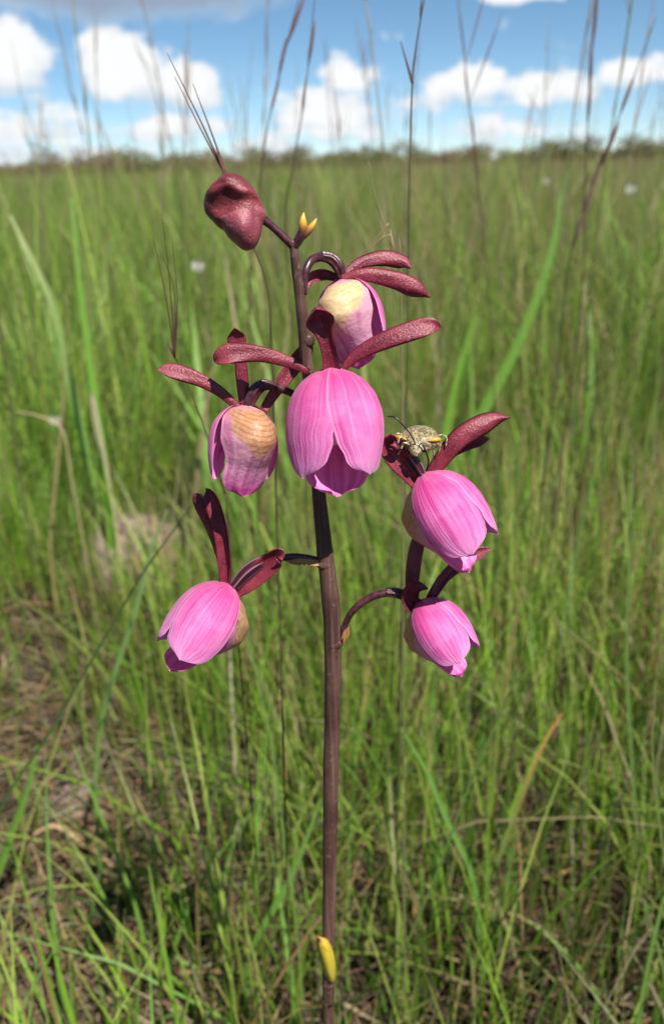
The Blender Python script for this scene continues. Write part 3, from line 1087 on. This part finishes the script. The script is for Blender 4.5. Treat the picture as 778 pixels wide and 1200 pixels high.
def blade_mesh(P, wd, keel=.25, n=26):
    """grass blade with a keeled cross-section through world points, base first"""
    S = spline([(*p, x) for p, x in zip(P, wd)], n)
    rows = []
    for i in range(n):
        c = Vector(S[i][:3])
        a = (Vector(S[min(i + 1, n - 1)][:3]) - Vector(S[max(i - 1, 0)][:3])).normalized()
        f = (CAM - c).normalized(); f = (f - a * f.dot(a)).normalized()
        f = (f + a.cross(f) * .35).normalized()
        q = a.cross(f)
        x = max(S[i][3], 2e-5) * .5
        rows.append([c - q * x + f * x * keel, c - q * x * .5 + f * x * keel * .3, c - f * x * .1, c + q * x * .5 + f * x * keel * .3, c + q * x + f * x * keel])
    return MB().grid(rows)


GRN = (.115, .22, .028)


def hand_blade(pts, Y, wpx, label, c0=GRN, c1=None, name='grass_shoot', root_shift=0.0, rooted=True, mat='grass'):
    """pts from the tip down in photo pixels on the plane at Y; the blade then runs on to the soil"""
    Ys = Y if isinstance(Y, (list, tuple)) else [Y] * len(pts)
    P_ = [at(q[0], q[1], y_) for q, y_ in zip(pts, Ys)]
    wd = [wpx * depth_of(P_[0]) / FPX * k for k in np.linspace(.12, 1.0, len(P_)) ** .6]
    if rooted:
        last = P_[-1]
        d = (P_[-1] - P_[-2]); 
        slope = Vector((d.x, d.y, 0)) / max(1e-3, abs(d.z))
        g0 = last + slope * min(last.z, .35) * .6
        P_.append(last.lerp(Vector((g0.x, g0.y, last.z * .4)), .7)); wd.append(wd[-1])
        P_.append(ground_under(g0 + Vector((root_shift, 0, 0)))); wd.append(wd[-1] * .8)
    P_.reverse(); wd.reverse()
    b_ = P_[0].copy()
    me = blade_mesh(P_, wd).mesh(name, b_)
    c1 = c0 if c1 is None else c1
    k_ = 1.5 if mat == 'grass' else .8
    flat_attr(me, tuple(np.array(c0) * k_), tuple(np.array(c1) * k_), 4.0)
    o_ = obj(name, me, M[mat], None, b_)
    tag(o_, label, 'grass')
    return o_


def hand_stalk(pts, Y, wpx, label, c0=(.10, .13, .04), c1=(.11, .06, .045), heads=(), hcol=(.12, .055, .045), awns=()):
    """culm with spikelets: heads = (t along visible part, length px, width px, side)"""
    P_ = [at(q[0], q[1], Y) for q in pts]
    k = depth_of(P_[0]) / FPX
    last = P_[-1]
    g0 = last + Vector((rnd.uniform(-.02, .02), rnd.uniform(.0, .02), 0))
    vis = list(reversed(P_))
    full = [ground_under(g0), last.lerp(ground_under(g0), .5)] + vis
    R_ = [wpx * .5 * k * 1.15, wpx * .5 * k * 1.1] + list(wpx * .5 * k * np.linspace(1, .45, len(vis)))
    b_ = full[0].copy()
    root = empty('grass_stalk', b_)
    tag(root, label, 'grass stalk')
    mb_ = MB(); tube(mb_, full, R_, 40, 7)
    me = mb_.mesh('culm', b_); flat_attr(me, c0, c1)
    obj('culm', me, M['grass'], root)
    S = spline([tuple(p) for p in vis], 60)
    for (t, ln, wd_, side) in heads:
        wd_ = wd_ * .7
        i = int(np.clip(t, 0, 1) * 58)
        c = Vector(S[i]); a = (Vector(S[i + 1]) - Vector(S[i])).normalized()
        dirn = (a + RIGHT * side * .25 + FWD * rnd.uniform(-.2, .2)).normalized()
        L_ = ln * k
        mb_ = MB()
        tube(mb_, [c, c + dirn * L_ * .3, c + dirn * L_ * .7, c + dirn * L_], [wd_ * .2 * k, wd_ * .5 * k, wd_ * .4 * k, wd_ * .05 * k], 10, 6)
        me = mb_.mesh('spikelet', b_); flat_attr(me, hcol, tuple(np.array(hcol) * 1.3))
        obj('spikelet', me, M['dry'], root)
    for ap in awns:
        Q_ = [at(q[0], q[1], Y) for q in ap]
        mb_ = MB(); tube(mb_, Q_, list(np.linspace(1.0, .25, len(Q_)) * wpx * .5 * k), 14, 6)
        me = mb_.mesh('awn', b_); flat_attr(me, hcol)
        obj('awn', me, M['dry'], root)
    return root


hand_stalk([(498, -8), (489, 45), (483, 95), (480, 200), (478, 330), (477, 440), (474, 560)], .40, 3.6,
           'thin upright green stalk with one short side branch, crossing the sky behind the orchid', heads=[(.93, 26, 3, -.6)],
           c0=(.09, .16, .035), c1=(.14, .10, .06), awns=[[(483, 97), (476, 72), (469, 48)]])
hand_stalk([(352, -5), (338, 45), (322, 110), (310, 170), (300, 260), (292, 380)], .7, 2.4,
           'brown stalk with a drooping dark spikelet head, rising behind the big bud', heads=[(.80, 60, 7, .3), (.68, 45, 6, -.2), (.55, 40, 5, .2)])
hand_stalk([(369, -5), (362, 70), (353, 140), (343, 200), (336, 300)], .62, 2.2,
           'slender reddish stalk with one narrow spike, beside the stem tip bud', heads=[(.75, 50, 6, .1), (.55, 40, 5, -.1)])
hand_stalk([(262, 200), (285, 262), (312, 330), (318, 400), (322, 520)], .33, 3.0,
           'stalk with three bristly brown awns fanning out above the large bud', heads=[(.93, 50, 5, 0), (.86, 40, 5, -.3)],
           awns=[[(264, 204), (232, 135), (196, 62)], [(266, 206), (246, 150), (226, 98)], [(262, 200), (240, 160), (205, 90)]])
hand_stalk([(699, -5), (692, 80), (687, 170), (684, 245), (680, 360)], .85, 2.4,
           'dark brown narrow spike standing straight up against the sky', heads=[(.85, 60, 6, .1), (.7, 55, 6, -.1), (.6, 50, 6, .1)])
hand_stalk([(768, 20), (735, 110), (705, 190), (682, 255), (664, 320), (655, 420)], .75, 2.6,
           'leaning stalk with a chain of purple-brown spikelets', heads=[(.62, 50, 8, .2), (.5, 50, 9, -.1), (.4, 50, 9, .1), (.3, 44, 8, 0), (.76, 45, 6, 0)], hcol=(.13, .07, .06))
hand_stalk([(205, 418), (212, 432), (228, 470), (246, 520), (262, 575), (270, 640)], .33, 2.4,
           'small dark stalk ending in a broom of three fine awns', heads=[(.93, 26, 5, 0)],
           awns=[[(205, 420), (195, 350), (178, 268)], [(205, 420), (200, 340), (190, 250)], [(205, 420), (208, 350), (202, 282)], [(205, 420), (204, 340), (186, 290)]], hcol=(.07, .035, .03))
hand_stalk([(432, 190), (440, 230), (452, 270), (462, 300), (470, 360)], .34, 2.4,
           'thin pale straw stalk with bent tip behind the upper flower', c0=(.20, .19, .08), c1=(.30, .24, .13),
           heads=[(.3, 26, 5, .5), (.2, 20, 4, -.4)], awns=[[(455, 262), (436, 285), (410, 312)], [(458, 275), (440, 285), (404, 330)]], hcol=(.24, .19, .10))
hand_blade([(84, 232), (93, 330), (106, 430), (122, 545), (128, 600)], 1.15, 13, 'tall broad light green blade standing over the earth mound', (.12, .24, .03), (.17, .27, .07))
hand_blade([(12, 252), (38, 305), (62, 360), (78, 430)], 1.25, 11, 'broad pale blade leaning away from the tall blade over the mound', (.13, .22, .05), (.28, .30, .14))
hand_blade([(664, 200), (645, 300), (612, 390), (572, 470)], 1.3, 15, 'wide fresh green blade leaning behind the right flower', (.12, .23, .035), (.13, .22, .06))
hand_blade([(556, 370), (536, 440), (520, 520)], 1.25, 11, 'short wide green blade beside the wide leaning blade', (.12, .24, .03))
hand_blade([(124, 548), (112, 500), (108, 462)], 1.13, 3.5, 'bleached dead strip hanging on the tall broad blade', (.42, .36, .24), (.42, .36, .24), name='dry_grass_shoot', rooted=True, mat='dry')
hand_blade([(76, 400), (74, 470), (66, 560)], 1.0, 4, 'upright straw-coloured dead blade near the mound', (.30, .25, .10), (.34, .26, .14), name='dry_grass_shoot', mat='dry')
hand_blade([(20, 482), (48, 488), (74, 505), (84, 560)], .9, 3.2, 'arched dry straw blade bending over the short grass', (.26, .24, .10), (.36, .28, .16), name='dry_grass_shoot', mat='dry')
hand_blade([(228, 588), (196, 632), (165, 676), (118, 756), (70, 840)], .42, 4.2, 'thin dark blade slanting past the drooping left flower', (.05, .09, .025), (.04, .05, .025))
hand_blade([(196, 598), (176, 650), (160, 710)], .50, 7, 'pale green blade behind the thin dark slanting blade', (.10, .17, .04), (.17, .22, .09))
hand_blade([(620, 730), (604, 790), (585, 838), (558, 900), (505, 1040)], .36, 3.8, 'fine curved green blade under the lowest right flower', (.075, .13, .03), (.07, .09, .03))
hand_blade([(658, 836), (640, 866), (622, 905), (590, 990)], .46, 6.5, 'green blade with an orange-brown withered tip', (.10, .16, .04), (.46, .20, .07))
hand_blade([(290, 740), (302, 800), (318, 870), (330, 960)], .37, 3.4, 'fine straight green blade below the drooping left flower', (.10, .16, .04))
hand_blade([(376, 936), (360, 980), (345, 1018), (330, 1048)], .40, 8.5, 'short flat green blade crossing close to the orchid stem', (.10, .20, .035), (.12, .20, .045))
hand_blade([(86, 872), (110, 935), (140, 1010), (166, 1090), (182, 1190)], .44, 7, 'long bright blade slanting over the brown litter', (.11, .20, .035), (.12, .19, .04))
hand_blade([(44, 872), (34, 920), (16, 970), (2, 1010)], .50, 11, 'flat light green blade at the edge of the litter', (.11, .21, .035))
hand_blade([(608, 1072), (650, 1104), (690, 1150), (706, 1190)], .42, 6, 'bright blade with a pale cut tip bending over low grass', (.10, .19, .035), (.14, .22, .06))
hand_blade([(205, 1122), (240, 1140), (288, 1163)], .44, 8, 'small light blade lying over the short grass below the litter', (.13, .23, .06))
hand_blade([(775, 690), (770, 790), (764, 880), (772, 960)], .34, 3.4, 'thin reddish-tipped culm beside the dry clump', (.10, .16, .04), (.14, .09, .05))
hand_blade([(742, 605), (736, 690), (735, 800), (742, 920)], .50, 6, 'straight olive blade in front of the dark gap in the grass', (.095, .15, .04), (.12, .16, .05))
hand_blade([(694, 560), (676, 640), (662, 720), (650, 800)], .75, 7, 'soft green blade leaning in the middle of the meadow', (.09, .15, .04))
hand_blade([(790, 1020), (776, 1060), (760, 1130), (748, 1195)], .33, 6.5, 'stout green culm rising beside the bright bending blade', (.11, .20, .04))
hand_blade([(300, 480), (296, 560), (304, 640)], .8, 6, 'plain green blade behind the left flower', (.11, .20, .03))
hand_blade([(468, 850), (500, 905), (522, 958)], .44, 7, 'mid green folded blade near the base of the lowest right flower', (.09, .18, .035))


def lying_straw(pts, h, wmm, label, c=(.34, .26, .14)):
    P_ = []
    for (px, py) in pts:
        q = gpt(px, py); q.z += h * (.6 + .4 * math.sin(px)); P_.append(q)
    P_[0].z -= h * .7
    me = blade_mesh(P_, [wmm * .001 * k for k in (.4, 1, 1, .3)][:len(P_)]).mesh('dry_straw', P_[0])
    flat_attr(me, c)
    o_ = obj('dry_straw', me, M['dry'], None, P_[0])
    tag(o_, label, 'straw')


lying_straw([(735, 985), (690, 1008), (640, 1030), (600, 1052)], .05, 2.2, 'dry yellow-brown straw lying across the green grass', (.30, .19, .08))
lying_straw([(400, 765), (345, 774), (300, 792), (255, 815)], .05, 4, 'tan dead leaf strip lying level behind the orchid stem')
lying_straw([(600, 772), (650, 744), (700, 752), (768, 765)], .06, 3, 'bent pale straw lying across the meadow grass', (.30, .25, .15))
lying_straw([(300, 985), (250, 960), (205, 930), (170, 905)], .06, 2, 'thin brown straw slanting over the litter', (.24, .15, .09))
lying_straw([(410, 1090), (470, 1110), (540, 1140), (600, 1165)], .06, 2, 'long olive straw lying near the yellow stem sheath', (.22, .19, .09))
lying_straw([(20, 1010), (70, 1002), (110, 1012), (150, 1030)], .04, 4, 'curled tan leaf on the brown litter', (.36, .25, .15))
lying_straw([(30, 560), (70, 530), (100, 505), (130, 492)], .05, 4, 'faded straw in the grass below the tall broad blade', (.33, .28, .16))

# ---- repeats: copies of a few grown prototypes
def copy_tree(o_, loc, rz, sc):
    c = o_.copy(); COL.objects.link(c)
    c.location = loc; c.rotation_euler = (0, 0, rz); c.scale = (sc, sc, sc)
    for ch in o_.children:
        d = ch.copy(); COL.objects.link(d); d.parent = c
    return c


LOOKS = [  # culm base, culm top, head colour, spikelets, spread, lean, label
    ((.13, .17, .05), (.18, .13, .08), (.20, .13, .10), 6, .18, .05, 'straight thin brown grass stalk with a narrow seed head against the sky'),
    ((.12, .15, .05), (.16, .10, .07), (.15, .08, .08), 8, .30, .10, 'thin purplish grass stalk with a loose seed head above the meadow'),
    ((.20, .19, .09), (.30, .24, .14), (.32, .25, .16), 5, .15, .08, 'pale straw-coloured grass stalk with a slim seed head above the meadow'),
    ((.12, .20, .04), (.15, .20, .06), (.20, .19, .09), 4, .22, .04, 'fine green grass stalk with a sparse head above the meadow'),
    ((.15, .16, .06), (.20, .15, .09), (.22, .16, .12), 7, .55, .06, 'brown grass stalk with a forked spreading seed head in the meadow'),
    ((.12, .16, .05), (.16, .11, .07), (.18, .11, .09), 5, .12, .26, 'bowed thin brown grass stalk leaning over the meadow'),
    ((.14, .18, .05), (.19, .16, .08), (.24, .17, .13), 3, .20, .15, 'nearly bare slender grass stalk leaning slightly in the meadow'),
    ((.12, .15, .05), (.17, .12, .09), (.17, .10, .10), 9, .10, .08, 'grass stalk with a dense dark narrow spike in the meadow')]


def proto_stalk(seed):
    r = random.Random(seed)
    c0, c1, hc, nsp, spread, lean, lab = LOOKS[seed]
    H = 1.0
    pts_ = [Vector((lean * t ** 2 * H, r.uniform(-.01, .01), H * t)) for t in (0, .3, .6, .8, 1.0)]
    mb_ = MB(); tube(mb_, pts_, [.0014, .0013, .0010, .0007, .0003], 18, 5)
    me = mb_.mesh('grass_stalk'); flat_attr(me, c0, c1)
    root = obj('grass_stalk', me, M['grass'])
    mb_ = MB()
    S = spline([tuple(p) for p in pts_], 60)
    Q_ = [Vector(S[i]) + Vector((r.uniform(-1, 1), r.uniform(-1, 1), 0)) * spread * .006 for i in range(38, 60, 2)]
    tube(mb_, Q_, [.0003] + [.0004 + .0009 * (k % 2) * r.uniform(.6, 1.2) for k in range(len(Q_) - 2)] + [.0002], 30, 5)
    me = mb_.mesh('seed_head'); flat_attr(me, hc, tuple(np.array(hc) * 1.3))
    obj('seed_head', me, M['dry'], root)
    for k in range(max(1, nsp // 3)):
        i = r.randint(40, 52); c = Vector(S[i]); L_ = r.uniform(.05, .11)
        d = Vector((r.uniform(-1, 1) * spread * 1.5, r.uniform(-1, 1) * spread * 1.5, 1)).normalized()
        mb_ = MB(); tube(mb_, [c, c + d * L_ * .5, c + d * L_], [.0003, .0010, .0002], 8, 5)
        me = mb_.mesh('side_spike'); flat_attr(me, hc)
        obj('side_spike', me, M['dry'], root)
    return root


ps = [proto_stalk(k) for k in range(8)]
r = random.Random(3)
k = 0
spots = []
while len(spots) < 110:
    y = .85 + 5.0 * r.random() ** 1.5
    x = r.uniform(-.47, .47) * y
    if abs(x) < .05 * y and y < 1.2: continue
    spots.append((x, y))
for i, (x, y) in enumerate(spots):
    sc = r.uniform(.62, .92) + .05 * y * r.random()
    loc = (x, y, float(gz(x, y)) - .004)
    if i < len(ps):
        c = ps[i]; c.location = loc; c.rotation_euler = (0, 0, r.uniform(0, 6.28)); c.scale = (sc, sc, sc)
    else:
        c = copy_tree(ps[i % len(ps)], loc, r.uniform(0, 6.28), sc)
    tag(c, LOOKS[i % 8][-1], 'grass stalk', 'flowering grass stalks in the meadow, kind %d of eight' % (i % 8 + 1))


BLOOKS = [  # lean, base colour, tip colour, label
    (.06, (0.168, 0.322, 0.042), (0.224, 0.378, 0.070), 'upright light green broad grass blade among finer meadow grass'),
    (.10, (0.126, 0.252, 0.042), (0.154, 0.280, 0.056), 'upright dark green broad grass blade among finer meadow grass'),
    (.35, (0.168, 0.308, 0.042), (0.238, 0.364, 0.084), 'arching light green broad grass blade in the meadow'),
    (.16, (0.182, 0.294, 0.042), (0.504, 0.420, 0.196), 'broad green grass blade with a dry yellow tip in the meadow'),
    (.45, (0.140, 0.266, 0.042), (0.196, 0.308, 0.070), 'strongly bent dark green grass blade in the meadow'),
    (.22, (0.238, 0.350, 0.070), (0.336, 0.406, 0.140), 'leaning yellow-green broad grass blade in the meadow'),
    (.08, (0.140, 0.280, 0.042), (0.196, 0.336, 0.070), 'stiff mid green grass blade in the meadow'),
    (.28, (.22, .18, .08), (.28, .22, .12), 'leaning straw-coloured dead grass blade in the meadow')]


def proto_blade(seed):
    r_ = random.Random(seed)
    lean, g0, g1, lab = BLOOKS[seed]
    b = r_.uniform(1.6, 2.6)
    pts_ = [Vector((lean * t ** b, 0, t * (1 - .3 * lean * t))) for t in (0, .25, .5, .75, 1.0)]
    wd = [.011, .013, .0125, .009, .0008]
    S = spline([(*p, x) for p, x in zip(pts_, wd)], 16)
    rows = []
    for i, (x, y, z, ww) in enumerate(S):
        ww = max(ww, 2e-4) * .5
        rows.append([(x + ww * .3, -ww, z), (x, 0, z), (x + ww * .3, ww, z)])
    me = MB().grid(rows).mesh('grass_shoot')
    flat_attr(me, g0, g1, 2.0)
    return obj('grass_shoot', me, M['grass'])


pb = [proto_blade(k) for k in range(8)]
r = random.Random(17)
n_done = 0
while n_done < 130:
    y = 1.05 + 2.3 * r.random() ** 1.3
    x = r.uniform(-.46, .46) * y
    if x > 0 and r.random() < .62: continue
    if any(math.hypot(x - a, y - b) < c * .8 for a, b, c in bare): continue
    sc = r.uniform(.26, .52)
    loc = (x, y, float(gz(x, y)) - .004)
    if n_done < len(pb):
        c = pb[n_done]; c.location = loc; c.rotation_euler = (0, 0, r.uniform(0, 6.28)); c.scale = (sc, sc, sc)
    else:
        c = copy_tree(pb[n_done % len(pb)], loc, r.uniform(0, 6.28), sc)
    c.scale = (sc, sc * r.uniform(1.2, 2.2), sc)
    tag(c, BLOOKS[n_done % 8][-1], 'grass', 'broad grass blades in the meadow, kind %d of eight' % (n_done % 8 + 1))
    n_done += 1

# ------------------------------------------------------------------ earth mound, crumbs, white wildflowers
def mound(name, c, rx, ry, h, seed, label, mat='earth'):
    r_ = np.random.default_rng(seed)
    ph = r_.uniform(0, 6.28, 8)
    rows = []
    for i in range(22):
        t = i / 21
        row = []
        for j in range(40):
            a = 2 * math.pi * j / 40
            rr = t * (1 + .14 * math.sin(3 * a + ph[0]) + .08 * math.sin(7 * a + ph[1]))
            z = h * (1 - t ** 2.2) * (1 + .18 * math.sin(5 * a + 6 * t + ph[2]) * t) + .09 * h * math.sin(13 * a + 9 * t + ph[3]) * t * (1 - t) * 3 + .05 * h * math.sin(23 * a + ph[5]) * math.sin(17 * t + ph[4])
            x, y = rx * rr * math.cos(a), ry * rr * math.sin(a)
            row.append(Vector((x, y, z - .01 * (t > .98))))
        rows.append(row)
    me = MB().grid(rows, closed=True).mesh(name)
    o_ = obj(name, me, M[mat], None, (c.x, c.y, float(gz(c.x, c.y)) - .008))
    tag(o_, label, 'earth mound')
    return o_


mound('earth_mound', gpt(160, 660), .105, .075, .085, 2, 'grey-brown crumbly earth mound showing through the grass')
mound('earth_clod', gpt(95, 955), .045, .035, .032, 4, 'small brown clod of earth and roots beside the litter')
mound('earth_clod', gpt(560, 735), .04, .04, .03, 9, 'low tan clod of soil behind the lowest right flower')

wf_spots = [(232, 311, 1.5, 15, 'white wildflower in the grass below the large bud'), (738, 221, 2.6, 12, 'white wildflower far out in the meadow near the leaning spikelet stalk'),
            (66, 492, 1.05, 15, 'small white wildflower by the arched dry straw'), (640, 212, 5.0, 9, 'tiny distant pale wildflower beyond the wide green blade')]
for px, py, Y, wpx, lab in wf_spots:
    c = at(px, py, Y)
    k = depth_of(c) / FPX
    b_ = ground_under(c + Vector((.01, .01, 0)))
    root = empty('wildflower', b_)
    tag(root, lab, 'flower')
    mb_ = MB(); tube(mb_, [b_, b_.lerp(c, .5) + Vector((.006, 0, 0)), c], [.0012, .001, .0008], 12, 6)
    me = mb_.mesh('stalk', b_); flat_attr(me, (.08, .14, .03)); obj('stalk', me, M['grass'], root)
    R_ = wpx * .5 * k
    for q in range(9):
        a = 2 * math.pi * q / 9
        d = Vector((math.cos(a), -.35 * math.sin(a) - .1, .9 * math.sin(a))).normalized()
        s_ = Vector((-math.sin(a), 0, .9 * math.cos(a))).normalized()
        rows = [[c + d * R_ * t - s_ * R_ * w_ + Vector((0, -.1 * R_ * t, 0)), c + d * R_ * t - Vector((0, R_ * .08, 0)), c + d * R_ * t + s_ * R_ * w_ + Vector((0, -.1 * R_ * t, 0))]
                for t, w_ in ((.1, .08), (.4, .2), (.75, .24), (.95, .14), (1.0, .03))]
        obj('petal', MB().grid(rows).mesh('petal', b_), M['white'], root)
    mb_ = MB(); tube(mb_, [c + Vector((0, .05 * R_, 0)), c - Vector((0, .1 * R_, 0)), c - Vector((0, .2 * R_, 0))], [.22 * R_, .24 * R_, .08 * R_], 8, 10)
    obj('disc', mb_.mesh('disc', b_), M['disc'], root)

# ------------------------------------------------------------------ trees on the skyline
def crown_mesh(seed, rx, rz_, n_clump, per, size, cols, zc, gappy=.0):
    r_ = np.random.default_rng(seed)
    cen = r_.normal(0, 1, (n_clump, 3))
    cen /= np.linalg.norm(cen, axis=1)[:, None]
    cen *= r_.uniform(.35, 1.0, (n_clump, 1)) ** .7
    cen *= np.array([rx, rx, rz_])
    cen[:, 2] += zc
    N = n_clump * per
    c = np.repeat(cen, per, 0) + r_.normal(0, 1, (N, 3)) * np.array([.20 * rx, .20 * rx, .17 * rz_])
    a = r_.normal(0, 1, (N, 3)); a /= np.linalg.norm(a, axis=1)[:, None]
    b = np.cross(a, r_.normal(0, 1, (N, 3))); b /= np.linalg.norm(b, axis=1)[:, None]
    s = r_.uniform(.5, 1.2, (N, 1)) * size
    V = np.stack([c - a * s, c + b * s * .55, c + a * s, c - b * s * .55], 1).reshape(-1, 3)
    Fc = np.arange(N * 4).reshape(-1, 4)
    ck = np.repeat(r_.uniform(.7, 1.25, (n_clump, 1)), per, 0)
    cc = np.array(cols)[r_.integers(0, len(cols), N)] * ck
    C = np.ones((N, 4, 4)); C[:, :, :3] = cc[:, None]
    return rawmesh('crown', V, Fc, C.reshape(-1, 4))


def trunk_mesh(seed, H, r0, crown_z, spread):
    r_ = random.Random(seed)
    mb_ = MB()
    top = Vector((r_.uniform(-.2, .2), r_.uniform(-.2, .2), crown_z))
    tube(mb_, [Vector((0, 0, -.3)), Vector((.05, 0, crown_z * .5)), top, Vector((top.x * 1.4, top.y, H * .85))], [r0, r0 * .8, r0 * .6, r0 * .15], 10, 8)
    for k in range(6):
        a = r_.uniform(0, 6.28); z0 = crown_z * r_.uniform(.55, 1.0)
        e = Vector((math.cos(a) * spread * .75, math.sin(a) * spread * .75, z0 + H * r_.uniform(.15, .35)))
        s = Vector((0, 0, z0))
        tube(mb_, [s, s.lerp(e, .5) + Vector((0, 0, .1)), e], [r0 * .4, r0 * .25, r0 * .06], 7, 6)
    return mb_.mesh('trunk')


kinds = [  # H, rx, rz, crown centre, colours, leaf size, label
    (3.4, 2.2, 1.6, 1.9, [(0.106, 0.118, 0.042), (0.125, 0.129, 0.054), (0.150, 0.123, 0.066)], .20, 'rounded dull green tree in the distant tree line'),
    (2.6, 2.6, 1.2, 1.4, [(0.175, 0.129, 0.072), (0.200, 0.134, 0.084), (0.138, 0.118, 0.060)], .20, 'brownish spreading tree in the distant tree line'),
    (5.2, 1.8, 1.9, 3.4, [(0.163, 0.134, 0.084), (0.213, 0.157, 0.120), (0.138, 0.123, 0.072)], .15, 'taller thin-crowned greyish tree standing above the tree line'),
    (1.9, 2.4, 1.0, .85, [(0.150, 0.157, 0.054), (0.175, 0.162, 0.060), (0.200, 0.146, 0.078)], .18, 'low olive bush at the foot of the tree line')]
protos = []
for ki, (H, rx, rz_, zc, cols, ls, lab) in enumerate(kinds):
    for v_ in range(2):
        root = empty(['round_tree', 'spreading_tree', 'thin_tree', 'bush'][ki], (0, 0, 0))
        obj('crown', crown_mesh(40 + ki * 5 + v_, rx, rz_, 26 if ki != 2 else 16, 34 if ki != 2 else 20, ls, cols, zc), M['leaf'], root)
        obj('trunk', trunk_mesh(70 + ki * 5 + v_, H, .14, zc * .75, rx), M['bark'], root)
        protos.append((root, lab, ki))
used = set()
r = random.Random(23)


def plant_tree(pi, x, y, sc):
    root, lab, ki = protos[pi]
    if pi in used:
        c = copy_tree(root, (x, y, 0), r.uniform(0, 6.28), sc)
    else:
        used.add(pi); c = root
        c.location = (x, y, 0); c.rotation_euler = (0, 0, r.uniform(0, 6.28)); c.scale = (sc, sc, sc)
    tag(c, lab, 'bush' if ki == 3 else 'tree', ['rounded trees', 'spreading trees', 'thin trees', 'bushes'][ki] + ' of the tree line')


for i in range(240):
    y = r.uniform(85, 170)
    x = (-.90 + 1.8 * (i + r.random()) / 240) * y
    pi = r.choices(range(8), weights=[3, 3, 4, 4, .5, .5, 3, 3])[0]
    plant_tree(pi, x, y, (r.uniform(.7, 1.15) + .5 * r.random() ** 4) * y / 120 * (1.0 if x < .1 * y else .9))
for px, y, sc in ((48, 120, .8), (98, 125, .95), (112, 128, .75), (205, 130, .6), (262, 150, .75), (430, 140, .6)):
    p = at(px, 195, y)
    plant_tree(4 + (px % 2), p.x, y, sc)

bpy.context.view_layer.update()
